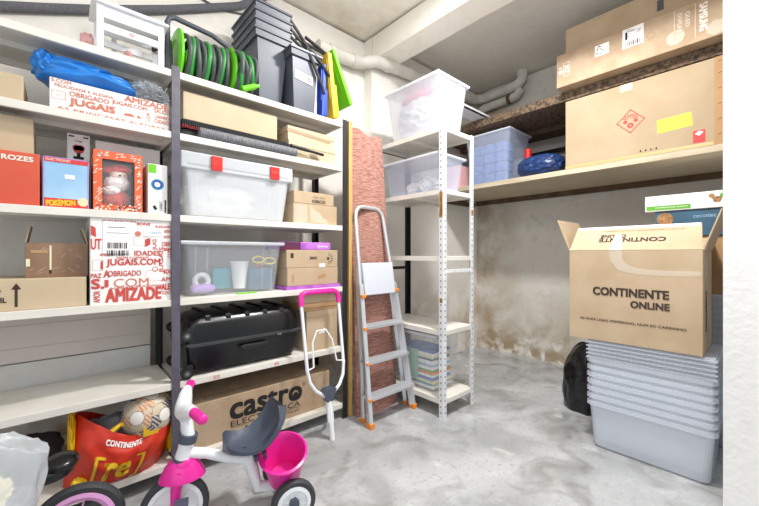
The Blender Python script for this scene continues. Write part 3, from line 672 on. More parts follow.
clearbox('storage_box', 'large milky storage box with a domed lid and two red clips on the third shelf', 0.437, 1.045, 1.93, 0.36, z, z + 0.325, 'clear_milky', clips=(-0.135, 0.185), lidh=0.085, taper=0.05)
t = MB().blob((0, 0, 0.085), (0.2, 0.11, 0.08), p=3, amp=0.2, freq=2.2, seed=21, flat=0, ridge=True).build('white_bedding', 'fabric_white', smooth=True); tag(t, 'pale white bedding seen inside the red-clipped storage box', 'bedding', loc=(0.66, 2.11, z + 0.02))
t = MB().blob((0, 0, 0.055), (0.08, 0.1, 0.055), p=3, amp=0.15, freq=2.2, seed=23, flat=0).build('folded_cloth', 'fabric_grey', smooth=True); tag(t, 'folded grey cloth at the right inside the red-clipped storage box', 'cloth', loc=(0.91, 2.11, z + 0.02))
o, wd, dp, hh = carton('cardboard_box', 'small carton with white torn label under the flat printed carton, third shelf', 'box', 'Y', 1.06, 1.385, 1.955, 0.22, z, z + 0.128, 'card')
q = front(wd, dp); q.poly([(-0.04, 0.02), (0.03, 0.01), (0.09, 0.012), (0.08, 0.035), (0.045, 0.05), (0.03, 0.075), (-0.02, 0.1), (-0.05, 0.11)], 'tape_clear').rect(-0.11, 0.06, 0.09, 0.11, 'tape_clear'); q.build('torn_label', o, 'torn clear tape')
o, wd, dp, hh = carton('cardboard_box', 'flat carton printed with rising bars and a dark word, on the third shelf stack', 'box', 'Y', 1.065, 1.36, 1.955, 0.2, z + 0.129, z + 0.205, 'card', tape=False)
q = front(wd, dp); q.text('CISCO', 0.03, 0.02, 0.1, 0.018, 'ink', bold=0.03)
for i, hb in enumerate((1, 2, 3.2, 2, 1, 2, 3.2, 2, 1)): q.rect(-0.015 + i * 0.0115, 0.045, 0.003, 0.006 * hb, 'ink')
q.build('front_print', o)

# ------------------------------------------------------------------ fourth shelf (T[3])
z = T[3]
o, wd, dp, hh = carton('flat_box', 'long pale cardboard box with an upward arrow on the fourth shelf', 'box', 'Y', -0.42, 0.085, 1.935, 0.3, z, z + 0.122, 'card_light', tape=False)
q = front(wd, dp); q.rect(0.045, 0.05, 0.008, 0.07, 'ink').poly([(0.031, 0.082), (0.059, 0.082), (0.045, 0.106)], 'ink').text('HEAVY', -0.024, 0.072, 0.06, 0.017, 'ink', bold=0.02).text('FRAGIL', -0.018, 0.044, 0.075, 0.019, 'ink', bold=0.02); q.build('front_print', o)
# open brown box
r = thing('open_box', 'small brown shiny cardboard box with raised flaps on the long pale box', 'box', (-0.005, 2.07, z + 0.123))
mb = MB(); w_, d_, h_ = 0.19, 0.17, 0.14
mb.box((0, -d_/2, h_/2), (w_, 0.004, h_)).box((0, d_/2, h_/2), (w_, 0.004, h_)).box((-w_/2, 0, h_/2), (0.004, d_, h_)).box((w_/2, 0, h_/2), (0.004, d_, h_)).box((0, 0, 0.002), (w_, d_, 0.004)); mb.build('box_body', 'card_brown', r)
MB().box((-w_/2 + 0.006, 0, h_ + 0.035), (0.004, d_ - 0.01, 0.072), rot=(0, 0.18, 0)).build('flap', 'card', r)
MB().box((w_/2 - 0.008, 0, h_ + 0.03), (0.004, d_ - 0.01, 0.066), rot=(0, -0.28, 0)).build('flap', 'card', r)
q = Print((0, -d_/2 - 0.002, 0), (1, 0, 0), (0, 0, 1)); q.rect(-0.022, 0.075, 0.006, 0.11, 'cream').rect(-0.022, 0.022, 0.006, 0.016, 'ink_black', 0, 1).rect(-0.055, 0.105, 0.05, 0.012, 'card_dark')
rnd = random.Random(5)
for i in range(12): q.rect(rnd.uniform(-.08, .08), rnd.uniform(.01, .12), rnd.uniform(0.01, 0.03), 0.0018, 'tape_clear', rnd.uniform(-1, 1), 1)
q.rect(-0.088, 0.06, 0.012, 0.03, 'cream', 0, 1); q.build('tape_scraps', r)
# big word-print box
o, wd, dp, hh = carton('printed_box', 'large square white box covered in red words beside the post, fourth shelf', 'box', 'Y', 0.096, 0.396, 1.925, 0.33, z - 0.0, z + 0.378, 'white_board', tape=False)
q = front(wd, dp); c = 'ink_red'
q.text('AMIZADE', 0.005, 0.037, 0.205, 0.055, c, bold=0.03).text('COM', -0.005, 0.09, 0.13, 0.038, 'ink_coral', bold=0.0).text('S.', -0.125, 0.09, 0.04, 0.04, c, bold=0.04).text('OBRIGADO', -0.03, 0.132, 0.12, 0.024, c)
q.text('JUGAIS.COM', 0.005, 0.178, 0.2, 0.036, c, bold=0.02).text('IDADES', 0.055, 0.222, 0.1, 0.022, c, bold=0.02).text('JUG', 0.085, 0.262, 0.05, 0.02, c, rot=PI/2).text('OBR', 0.13, 0.265, 0.036, 0.022, c).text('JUGAIS', 0.112, 0.19, 0.12, 0.022, c, rot=PI/2)
q.text('AM', 0.128, 0.098, 0.036, 0.02, c).text('ALE', 0.128, 0.063, 0.036, 0.028, c, bold=0.03).text('TUDO', 0.128, 0.034, 0.036, 0.016, 'ink_coral').text('AMOR', -0.128, 0.035, 0.05, 0.022, c, rot=PI/2).text('JUGAISCOM', -0.05, 0.362, 0.12, 0.01, c)
q.text('UT', -0.13, 0.26, 0.034, 0.045, c).frame(0.085, 0.118, 0.075, 0.05, 0.001, 'ink_coral').disc(0.085, 0.148, 0.012, 'ink_coral', 1, 12, 0.009).frame(-0.125, 0.17, 0.035, 0.045, 0.001, 'ink_coral').poly([(-0.115, 0.155), (-0.107, 0.15), (-0.107, 0.19), (-0.115, 0.185)], c, 1)
q.frame(0.03, 0.275, 0.055, 0.04, 0.001, 'ink_coral').poly([(0.045, 0.25), (0.066, 0.262), (0.066, 0.292), (0.045, 0.285)], c, 1).disc(0.018, 0.31, 0.012, 'ink_coral', 1, 10).poly([(-0.148, 0.3), (-0.13, 0.29), (-0.132, 0.33), (-0.148, 0.34)], c, 1).text('NOVO', 0.134, 0.325, 0.03, 0.016, c).text('2020', 0.134, 0.3, 0.03, 0.013, c).text('COM', 0.142, 0.22, 0.04, 0.012, c, rot=PI/2)
rnd = random.Random(12)
for (x_, y_, w_, h_, t_) in ((-0.1, 0.215, 0.035, 0.012, 'AMOR'), (0.115, 0.345, 0.06, 0.014, 'JUGAIS'), (0.04, 0.355, 0.05, 0.012, 'BONS'), (-0.095, 0.132, 0.02, 0.03, 'A'), (0.06, 0.072, 0.1, 0.008, 'FELICIDADES'), (-0.04, 0.068, 0.09, 0.008, 'ALEGRIA'), (-0.095, 0.09, 0.012, 0.03, 'I'), (-0.13, 0.125, 0.035, 0.018, 'PAZ'), (0.135, 0.135, 0.03, 0.02, 'SOL'), (0.0, 0.202, 0.12, 0.008, 'SAUDE E CARINHO'), (0.135, 0.24, 0.028, 0.014, 'BEM')): q.text(t_, x_, y_, w_, h_, c, bold=0.02)
q.rect(-0.055, 0.29, 0.105, 0.14, 'paper', 0, 2).bars(-0.055, 0.255, 0.075, 0.026, 'ink_black', 3, 3).bars(-0.055, 0.222, 0.075, 0.024, 'ink_black', 9, 3).rect(-0.06, 0.335, 0.06, 0.003, 'hole', 0, 3).rect(-0.055, 0.31, 0.08, 0.002, 'hole', 0, 3).rect(0.08, 0.32, 0.08, 0.04, 'paper', 0, 2).text('cisco', 0.085, 0.318, 0.045, 0.012, 'teal', bold=0, k=3)
q.build('printed_words', o)
# toys box
clearbox('storage_box', 'wide clear storage box of toys with a flat rim on the fourth shelf', 0.437, 0.992, 1.93, 0.34, z, z + 0.285, 'clear', lidh=0.018, taper=0.05)
y0 = 2.06; zz = z + 0.022
def toy(name, label, cat, mb, m, loc, sm=True): return tag(mb.build(name, m, smooth=sm), label, cat, loc=loc)
mb = MB().torus((0, 0, 0.05), 0.033, 0.014, 'Y', n=24, k=8); toy('white_toy_ring', 'white ring toy low at the left inside the toy box', 'toy', mb, 'white_plastic', (0.57, y0, zz))
toy('lilac_toy', 'lilac rounded toy at the bottom left inside the toy box', 'toy', MB().blob((0, 0, 0.02), (0.06, 0.04, 0.022), p=3), 'lilac', (0.56, y0 - 0.05, zz - 0.005))
toy('teal_toy', 'teal block toy behind the rings inside the toy box', 'toy', MB().box((0, 0, 0.06), (0.1, 0.06, 0.12), bevel=0.01), 'teal', (0.68, 2.1, zz))
toy('white_basket', 'tall white cup-shaped toy in the middle of the toy box', 'toy', MB().lathe([(0.035, 0), (0.05, 0.15), (0.054, 0.155), (0.05, 0.155), (0.034, 0.004)], 24), 'white_plastic', (0.77, 2.05, zz))
mb = MB().tube([(0.035 * math.cos(a), 0, 0.02 + 0.018 + 0.018 * math.sin(a)) for a in [i * PI / 8 for i in range(16)]], 0.005, 8, closed=True).tube([(0.07 + 0.035 * math.cos(a), 0, 0.03 + 0.018 * math.sin(a)) for a in [i * PI / 8 for i in range(16)]], 0.005, 8, closed=True)
toy('yellow_goggles', 'pair of yellow-green goggle rings high inside the toy box', 'toy', mb, 'yellow_lid', (0.86, 2.0, zz + 0.125))
toy('dark_case', 'dark blue case at the right inside the toy box', 'case', MB().box((0, 0, 0.055), (0.14, 0.08, 0.12), bevel=0.008), 'petrol', (0.875, 2.03, zz - 0.004))
toy('orange_toy_ball', 'orange toy ball beside the goggles inside the toy box', 'toy', MB().blob((0, 0, 0.018), (0.02, 0.02, 0.018)), 'orange', (0.90, 2.07, zz + 0.116))
toy('green_pen', 'bright green marker lying on the shelf edge in front of the toy box', 'pen', MB().cyl((-0.055, 0, 0.005), (0.055, 0, 0.005), 0.005, 10), 'green', (0.76, 1.922, z))
# cartons right
x0, x1 = 1.03, 1.395
o, wd, dp, hh = carton('purple_folder', 'purple glossy folder at the bottom of the carton stack, fourth shelf', 'folder', 'Y', x0 - 0.03, x1, 1.93, 0.26, z, z + 0.02, 'purple', tape=False, bevel=0.001)
o, wd, dp, hh = carton('cardboard_box', 'plain carton with a brown tape patch under the sun-printed carton', 'box', 'Y', x0 - 0.015, x1 - 0.01, 1.945, 0.25, z + 0.021, z + 0.132, 'card')
q = front(wd, dp); q.poly([(0.03, 0.035), (0.09, 0.045), (0.085, 0.075), (0.035, 0.06)], 'card_dark').poly([(-0.155, 0.02), (-0.14, 0.025), (-0.14, 0.06), (-0.147, 0.08), (-0.155, 0.06)], 'card_dark'); q.build('tape_patch', o)
o, wd, dp, hh = carton('cardboard_box', 'carton printed with a half sun and a dark word, above the plain carton', 'box', 'Y', x0 - 0.02, x1 - 0.012, 1.945, 0.25, z + 0.133, z + 0.243, 'card')
q = front(wd, dp); q.text('pact', 0.0, 0.058, 0.05, 0.024, 'ink', bold=0.02).rect(0.065, 0.012, 0.045, 0.024, 'paper')
for i in range(-3, 4): q.rect(0.115 + 0.028 * math.cos(i * 0.5), 0.055 + 0.028 * math.sin(i * 0.5), 0.02, 0.004, 'ink', i * 0.5)
q.disc(0.11, 0.055, 0.01, 'ink').rect(-0.15, 0.075, 0.02, 0.03, 'ink'); q.build('front_print', o)
o, wd, dp, hh = carton('purple_box', 'slim purple and plum game box on top of the sun-printed carton', 'box', 'Y', 0.965, 1.33, 1.95, 0.2, z + 0.244, z + 0.292, 'purple', tape=False)
q = front(wd, dp); q.rect(-0.11, 0.024, 0.14, 0.046, 'plum').text('cheeky', 0.12, 0.022, 0.08, 0.014, 'paper', bold=0.02).rect(-0.11, 0.008, 0.1, 0.006, 'maroon', 0, 1); q.build('front_print', o)

# ------------------------------------------------------------------ fifth shelf (T[4])
z = T[4]
sc_ = thing('suitcase', 'black hard-shell suitcase lying on its side on the fifth shelf', 'suitcase', (0.775, 2.09, z))
def rbox(mb, c, d, bev, seg=5): mb.box(c, d, bevel=bev, seg=seg)
def rrshell(rings):
    V, F = [], []; n = 0
    for (w2, d2, r2, z_) in rings:
        L = []
        for (sx, sy, a0) in ((1, 1, 0), (-1, 1, 90), (-1, -1, 180), (1, -1, 270)):
            for k in range(7):
                a = R(a0 + 15 * k); L.append((sx * (w2 - r2) + r2 * math.cos(a), sy * (d2 - r2) + r2 * math.sin(a), z_))
        V += L; n = len(L)
    for i in range(len(rings) - 1):
        for j in range(n): F.append((i * n + j, i * n + (j + 1) % n, (i + 1) * n + (j + 1) % n, (i + 1) * n + j))
    F.append(tuple(range(n))[::-1]); F.append(tuple((len(rings) - 1) * n + j for j in range(n)))
    return MB().faces(V, F)
rrshell([(0.27, 0.12, 0.05, 0.008), (0.305, 0.148, 0.06, 0.022), (0.318, 0.155, 0.06, 0.06), (0.325, 0.158, 0.06, 0.155)]).build('lower_shell', 'black_gloss', sc_, smooth=True)
mb = rrshell([(0.325, 0.158, 0.06, 0.165), (0.325, 0.158, 0.06, 0.20), (0.318, 0.152, 0.06, 0.25), (0.30, 0.137, 0.06, 0.285), (0.26, 0.11, 0.06, 0.305), (0.2, 0.06, 0.05, 0.312)])
for i in range(5):
    rbox(mb, (-0.205 + i * 0.103, 0.0, 0.268), (0.06, 0.285, 0.10), 0.042, 6)
mb.build('upper_shell', 'black_gloss', sc_, smooth=True)
MB().box((0.005, 0, 0.160), (0.645, 0.318, 0.012), bevel=0.004).build('zip', 'tyre', sc_)
MB().box((0.0, -0.155, 0.152), (0.60, 0.006, 0.004)).build('zip_piping', 'hose_grey', sc_)
MB().tube([(-0.05, -0.148, 0.115), (-0.05, -0.18, 0.115), (0.1, -0.182, 0.115), (0.1, -0.148, 0.115)], 0.008, 8).box((0.025, -0.182, 0.115), (0.14, 0.014, 0.024), bevel=0.005).build('carry_handle', 'black', sc_)
MB().box((0.18, -0.155, 0.148), (0.035, 0.012, 0.022), bevel=0.003, m='black').cyl((0.175, -0.162, 0.15), (0.175, -0.158, 0.15), 0.005, m='steel').cyl((0.188, -0.162, 0.15), (0.188, -0.158, 0.15), 0.005, m='steel').build('zip_lock', None, sc_)
for zz_ in (0.03, 0.215):
    for yy_ in (-0.168, 0.13):
        wv = MB().cyl((-0.312, yy_ - 0.012, zz_), (-0.312, yy_ + 0.012, zz_), 0.028, 20, m='black').cyl((-0.312, yy_ - 0.0135, zz_), (-0.312, yy_ + 0.0135, zz_), 0.016, 16, m='hose_grey').cyl((-0.312, yy_ - 0.015, zz_), (-0.312, yy_ + 0.015, zz_), 0.007, 12, m='steel').box((-0.295, yy_ + 0.02, zz_ + 0.012), (0.03, 0.03, 0.045), bevel=0.006, m='black')
        wv.build('caster_wheel', None, sc_, smooth=True)
# cartons at right
o, wd, dp, hh = carton('cardboard_box', 'tall carton with a small white triangle mark behind the pink push handle', 'box', 'Y', 1.15, 1.385, 1.95, 0.27, z, z + 0.255, 'card', tape=False)
q = front(wd, dp)
for i in range(3): q.poly([(-0.035 + i * 0.018, 0.105), (-0.022 + i * 0.018, 0.105), (-0.012 + i * 0.014, 0.125 + i * 0.012 - 0.012), (-0.02 + i * 0.014, 0.125 + i * 0.012 - 0.012)][::1], 'paper')
q.rect(0.0, 0.215, 0.23, 0.003, 'card_dark'); q.build('triangle_mark', o, 'white triangle mark')
r, wd, dp, hh = lidded('flat_box', 'flat brown lidded box on the tall carton, fifth shelf', 'box', 'Y', 1.125, 1.39, 1.945, 0.28, z + 0.256, z + 0.305, 'card_dark', 0.03)
r, wd, dp, hh = lidded('flat_box', 'topmost flat lidded box under the fourth shelf, right end', 'box', 'Y', 1.12, 1.375, 1.945, 0.28, z + 0.306, z + 0.36, 'card_light', 0.022)

# ------------------------------------------------------------------ bottom shelf (T[5])
z = T[5]
o, wd, dp, hh = carton('long_box', 'large long cardboard box with big dark round-lettered print on the bottom shelf', 'box', 'Y', 0.437, 1.325, 1.955, 0.33, z, z + 0.228, 'card_worn', tape=False)
q = front(wd, dp)
q.text('castro', 0.02, 0.148, 0.43, 0.095, 'ink_black', bold=0.03).text('ELECTRONICA', 0.015, 0.075, 0.42, 0.03, 'ink_black', bold=0.0).rect(0.015, 0.054, 0.42, 0.002, 'ink_black').text('castroelectronica.pt', 0.07, 0.036, 0.30, 0.016, 'ink_black', bold=0.0)
q.disc(0.194, 0.132, 0.017, 'ink_black').disc(0.255, 0.185, 0.013, 'ink_black', 1, 16, 0.011).text('R', 0.255, 0.185, 0.009, 0.011, 'ink_black', bold=0).disc(-0.11, 0.036, 0.008, 'ink_black').rect(-0.12, 0.15, 0.16, 0.002, 'card_dark')
q.build('front_print', o)
q = Print((0, 0, hh), (1, 0, 0), (0, 1, 0)); q.frame(-0.03, -0.11, 0.56, 0.06, 0.003, 'ink').text('Este rolo de transporte foi deixado no seu domicilio', -0.03, -0.098, 0.53, 0.013, 'ink', bold=0).text('contactar o telefone do seu gestor por qualquer', -0.03, -0.121, 0.5, 0.013, 'ink', bold=0)
q.build('top_print', o)
for x in (-0.05, 0.2, 0.24): pass
# shopping bag
r = thing('shopping_bag', 'red woven shopping bag with yellow handles on the bottom shelf of the left bay', 'bag', (0.225, 2.02, z))
nx, nz = 34, 22
def bagshape(side):
    V, F = [], []
    for j in range(nz + 1):
        v = j / nz
        for i in range(nx + 1):
            u = i / nx * 2 - 1
            hw = 0.185 + 0.018 * math.sin(v * 2)
            top = 0.20 + 0.095 * max(0, -u) ** 1.3 + 0.05 * max(0, u) ** 2.5 - 0.015 * math.cos(u * 3)
            x = u * hw + (0.06 * (v - 0.5))
            bul = (1 - abs(u) ** 3.5) ; th = 0.13 * bul * (0.75 + 0.5 * math.sin(min(v, 1) * 2.4)) * (1 - 0.25 * v)
            nzv = noise.noise(Vector((u * 4, v * 4, side * 5))) * 0.016 * min(1, v * 3) + noise.noise(Vector((u * 9, v * 8, side * 5))) * 0.006
            y = side * (th + nzv) + (0 if side > 0 else 0)
            V.append((x, y, v * top + 0.002 * (1 - v)))
        
    for j in range(nz):
        for i in range(nx):
            a = j * (nx + 1) + i; F.append((a, a + 1, a + nx + 2, a + nx + 1))
    return V, F
mb = MB()
for sd in (-1, 1):
    V, F = bagshape(sd); mb.faces(V, F)
bmesh.ops.remove_doubles(mb.bm, verts=mb.bm.verts[:], dist=0.004)
bo = [e for e in mb.bm.edges if e.is_boundary and all(v.co.z < 0.02 for v in e.verts)]
try: bmesh.ops.edgeloop_fill(mb.bm, edges=bo)
except Exception: pass
mb.build('bag_body', 'bag_red', r, smooth=True)
MB().box((0.085, -0.122, 0.192), (0.06, 0.006, 0.045), rot=(0.1, 0, 0.08), bevel=0.001).tube([(0.05, -0.09, 0.21), (-0.02, -0.05, 0.225), (-0.07, -0.07, 0.2)], 0.012, 6).build('bag_handle', 'bag_yellow', r)
MB().blob((0.175, -0.02, 0.12), (0.014, 0.05, 0.09), p=2.5, amp=0.3, seed=3).blob((-0.186, 0.0, 0.2), (0.014, 0.06, 0.12), p=2.5, amp=0.3, seed=5).blob((-0.16, -0.07, 0.03), (0.03, 0.03, 0.03), amp=0.3, seed=5, flat=0.0).build('bag_gusset', 'bag_yellow', r, smooth=True)['label'] = 'yellow side gusset'
class Wrap(Print):
    def P(s, x, y, k=0):
        u = max(-1, min(1, x / 0.19)); v = max(0, min(1, y / 0.22)); 
        bul = (1 - abs(u) ** 3.5); th = 0.13 * bul * (0.75 + 0.5 * math.sin(v * 2.4)) * (1 - 0.25 * v)
        hw = 0.185 + 0.018 * math.sin(v * 2); top = 0.20 + 0.095 * max(0, -u) ** 1.3 + 0.05 * max(0, u) ** 2.5 - 0.015 * math.cos(u * 3)
        nzv = noise.noise(Vector((u * 4, v * 4, -5))) * 0.016 * min(1, v * 3) + noise.noise(Vector((u * 9, v * 8, -5))) * 0.006
        return Vector((u * hw + 0.06 * (v - 0.5), -(th + nzv) - 0.006, v * top))
Wrap.rect = lambda s, x, y, w_, h, m, rot=0.0, k=0: [s.poly([(x + (i / 8 - .5) * w_, y + (j / 8 - .5) * h), (x + ((i + 1) / 8 - .5) * w_, y + (j / 8 - .5) * h), (x + ((i + 1) / 8 - .5) * w_, y + ((j + 1) / 8 - .5) * h), (x + (i / 8 - .5) * w_, y + ((j + 1) / 8 - .5) * h)], m, k) for i in range(8) for j in range(8)] and s
q = Wrap((0, 0, 0), (1, 0, 0), (0, 0, 1))
q.text('re', -0.03, 0.072, 0.085, 0.075, 'bag_yellow', rot=0.06, bold=0.03)
q.rect(-0.105, 0.07, 0.01, 0.115, 'bag_yellow', 0.06).rect(-0.093, 0.124, 0.03, 0.01, 'bag_yellow').rect(-0.093, 0.016, 0.03, 0.01, 'bag_yellow').rect(0.05, 0.07, 0.01, 0.115, 'bag_yellow', 0.06).rect(0.04, 0.124, 0.028, 0.01, 'bag_yellow').rect(0.04, 0.016, 0.028, 0.01, 'bag_yellow')
q.part('bag_lettering', 'white lettering').text('CONTINENTE', -0.03, 0.182, 0.12, 0.02, 'paper', rot=0.0, bold=0.03)
q.build('bag_print', r, 'yellow and white lettering')
# things inside the bag and on the shelf
t = MB().blob((0, 0, 0.1), (0.14, 0.07, 0.1), p=2.5, amp=0.25, seed=31, flat=0).build('grey_cloth', 'fabric_grey', smooth=True); tag(t, 'crumpled grey cloth inside the red shopping bag', 'cloth', loc=(0.19, 2.06, z + 0.04))
t = MB().blob((0, 0, 0.12), (0.13, 0.05, 0.075), p=2.5, amp=0.15, seed=33, flat=0).build('dark_pouch', 'fabric_dark', smooth=True); tag(t, 'dark cloth pouch between the bag and the rear of the bottom shelf', 'pouch', loc=(-0.12, 2.2, z))
# ball
bm2 = bmesh.new(); bmesh.ops.create_icosphere(bm2, subdivisions=6, radius=0.108)
ico = bmesh.new(); bmesh.ops.create_icosphere(ico, subdivisions=1, radius=1.0); iv = [v.co.normalized() for v in ico.verts]; ico.free()
rotm = Matrix.Rotation(0.25, 3, 'Z') @ Matrix.Rotation(0.35, 3, 'X'); iv = [rotm @ v for v in iv]
for f in bm2.faces:
    c_ = f.calc_center_median().normalized(); ds = sorted(((c_.angle(v), i) for i, v in enumerate(iv)))
    a0 = ds[0][0]; gap = ds[1][0] - ds[0][0]
    ctr = iv[ds[0][1]]; ref = ctr.orthogonal().normalized(); side = ctr.cross(ref); ph_ = math.atan2(c_.dot(side), c_.dot(ref))
    sect = int((ph_ + PI) / (2 * PI / 5) + 0.3) % 2
    if a0 < 0.27: f.material_index = 1
    elif a0 < 0.30: f.material_index = 4
    elif gap < 0.022: f.material_index = 4
    elif sect == 0: f.material_index = (2 if ds[0][1] % 2 == 0 else 3) if int(c_.angle(ref) * 15) % 2 == 0 else 0
    else: f.material_index = 0
me = bpy.data.meshes.new('football'); bm2.to_mesh(me); bm2.free()
for k in ('ball_base', 'ball_white', 'ball_navy', 'ball_orange', 'fabric_grey'): me.materials.append(M[k])
me.polygons.foreach_set('use_smooth', [True] * len(me.polygons))
o = bpy.data.objects.new('football', me); COL.objects.link(o); tag(o, 'worn football with navy and orange stripes resting in the red shopping bag', 'ball', loc=(0.315, 1.995, 0.334))

# ------------------------------------------------------------------ plank, mat, ladder, push handle
o = MB().box((0, 0, 1.0), (0.03, 0.045, 2.0), bevel=0.002).build('wooden_plank', 'pine'); tag(o, 'narrow raw pine plank standing upright beside the grey shelving', 'plank', loc=(1.462, 1.925, 0))
r = thing('rolled_carpet', 'tall terracotta woven carpet leaning upright behind the aluminium ladder', 'carpet')
V, F = [], []; nx, nz = 12, 40
for sd in (0, 1):
    for j in range(nz + 1):
        v = j / nz; zz = 1.99 * v
        for i in range(nx + 1):
            u = i / nx
            xl, xr = 1.49 + 0.03 * v, 1.865 - 0.03 * v
            x = xl + (xr - xl) * u; y = 1.86 + 0.14 * v + sd * 0.03 + 0.03 * math.sin(u * PI) * (-1 if sd == 0 else 0)
            zt = zz + (0.02 * math.sin(u * 9) - 0.02 * u) * v ** 8
            V.append((x, y, zt))
n1 = (nx + 1) * (nz + 1)
for sd in (0, 1):
    for j in range(nz):
        for i in range(nx):
            a = sd * n1 + j * (nx + 1) + i; F.append((a, a + 1, a + nx + 2, a + nx + 1))
for j in range(nz):
    for i in (0, nx):
        a = j * (nx + 1) + i; F.append((a, a + nx + 1, n1 + a + nx + 1, n1 + a))
for i in range(nx):
    for j in (0, nz):
        a = j * (nx + 1) + i; F.append((a, a + 1, n1 + a + 1, n1 + a))
MB().faces(V, F).build('carpet_body', 'carpet', r, smooth=True)

ld = thing('step_ladder', 'folded aluminium step ladder with orange feet leaning on the terracotta carpet', 'ladder')
BLf, BRf, TLf, TRf = Vector((1.455, 1.69, 0)), Vector((1.875, 1.71, 0)), Vector((1.505, 1.905, 1.36)), Vector((1.775, 1.92, 1.36))
BLb, BRb = Vector((1.475, 1.79, 0)), Vector((1.885, 1.795, 0))
def rail(mb, a, b, w_=0.028, d_=0.045):
    d = (b - a); l = d.length; q = d.to_track_quat('Z', 'Y').to_matrix().to_4x4()
    b2 = bmesh.new(); bmesh.ops.create_cube(b2, size=1.0, matrix=Matrix.Translation((a + b) / 2) @ q @ Matrix.Diagonal((w_, d_, l, 1))); bmesh.ops.bevel(b2, geom=b2.edges[:], offset=0.004, segments=2, affect='EDGES'); mb.merge(b2, 0)
def lp(a, b, z_): return a.lerp(b, z_ / b.z)
for a, b in ((BLf, TLf), (BRf, TRf)):
    mb = MB(); rail(mb, lp(a, b, 0.02), lp(a, b, 0.90)); mb.build('front_rail', 'alu', ld)
mb = MB(); h1, h2 = lp(BLf, TLf, 0.88), lp(BRf, TRf, 0.88); top_ = [h1, TLf, TLf + Vector((0.01, 0.005, 0.035)), TLf + Vector((0.035, 0.01, 0.062)), TLf + Vector((0.07, 0.01, 0.07)), TRf + Vector((-0.07, 0.01, 0.07)), TRf + Vector((-0.035, 0.01, 0.062)), TRf + Vector((-0.01, 0.005, 0.035)), TRf, h2]
mb.tube(top_, 0.014, 12); mb.build('hand_hoop', 'alu', ld, smooth=True)
for a, tp in ((BLb, lp(BLf, TLf, 1.02)), (BRb, lp(BRf, TRf, 1.02))):
    a2 = a.lerp(tp, 0.02); mb = MB(); rail(mb, a2, tp + Vector((0, 0.02, 0)), 0.02, 0.026); mb.build('rear_leg', 'alu', ld)
    MB().box(a + Vector((0, 0, 0.012)), (0.03, 0.034, 0.026), bevel=0.004).build('foot_cap', 'orange', ld)
for a in (BLf, BRf): MB().box(a + Vector((0, 0.002, 0.016)), (0.036, 0.052, 0.034), bevel=0.005).build('foot_cap', 'orange', ld)
for z_ in (0.175, 0.395, 0.615):
    a, b = lp(BLf, TLf, z_), lp(BRf, TRf, z_); c_ = (a + b) / 2
    mb = MB(); mb.box(c_ + Vector((0, 0.0, 0)), ((b - a).length, 0.085, 0.022), bevel=0.003)
    for k in range(5): mb.box(c_ + Vector((0, -0.03 + k * 0.015, 0.013)), ((b - a).length - 0.03, 0.005, 0.003))
    st = mb.build('step', 'alu', ld)
    for e in (a, b): MB().box(e + Vector((0, -0.026, -0.004)), (0.03, 0.016, 0.018), bevel=0.004).build('step_cap', 'orange', st)
a, b = lp(BLf, TLf, 0.93), lp(BRf, TRf, 0.93)
mb = MB(); mb.box((a + b) / 2 + Vector((0, -0.02, 0)), ((b - a).length - 0.035, 0.02, 0.22), rot=(-0.155, 0, 0), bevel=0.006); mb.build('platform', mat('platform_grey', 'c9cdd6', 0.4), ld)
for e in (lp(BLf, TLf, 0.82), lp(BRf, TRf, 0.84)): MB().box(e + Vector((0, -0.026, 0)), (0.034, 0.02, 0.022), bevel=0.004).build('platform_hinge', 'orange', ld)

ph = thing('push_handle', 'detached tricycle push handle with a pink grip leaning on the shelving', 'push handle', (1.197, 1.735, 0))
def lean(x, z_, off=0): return (x, 0.16 * z_ + off, z_)
MB().tube([lean(-0.135, 0.79), lean(-0.135, 0.83), lean(-0.125, 0.855), lean(-0.10, 0.867), lean(0.10, 0.867), lean(0.125, 0.855), lean(0.135, 0.83), lean(0.135, 0.79)], 0.0165, 14).build('grip', 'pink', ph, smooth=True)
for sx in (-1, 1):
    MB().tube([lean(sx * 0.135, 0.80), lean(sx * 0.132, 0.60), lean(sx * 0.130, 0.42), lean(sx * 0.118, 0.35), lean(sx * 0.085, 0.295), lean(sx * 0.035, 0.26), lean(sx * 0.012, 0.235), lean(sx * 0.012, 0.10)], 0.0105, 10).build('side_tube', 'white_plastic', ph, smooth=True)
MB().prism([(-0.045, 0.29), (-0.03, 0.30), (0.03, 0.30), (0.045, 0.29), (0.022, 0.22), (-0.022, 0.22)], 0.02, 0.06, 'Y').build('joint_cover', 'slate', ph)
MB().tube([lean(0, 0.24), lean(0, 0.0)], 0.016, 14).build('lower_tube', 'white_plastic', ph, smooth=True)
MB().tube([lean(-0.128, 0.42), lean(-0.085, 0.43), lean(-0.08, 0.57), lean(-0.045, 0.635), lean(0.02, 0.635), lean(0.06, 0.57), lean(0.08, 0.44), lean(0.128, 0.43)], 0.0055, 8).build('wire_hook', 'white_plastic', ph, smooth=True)

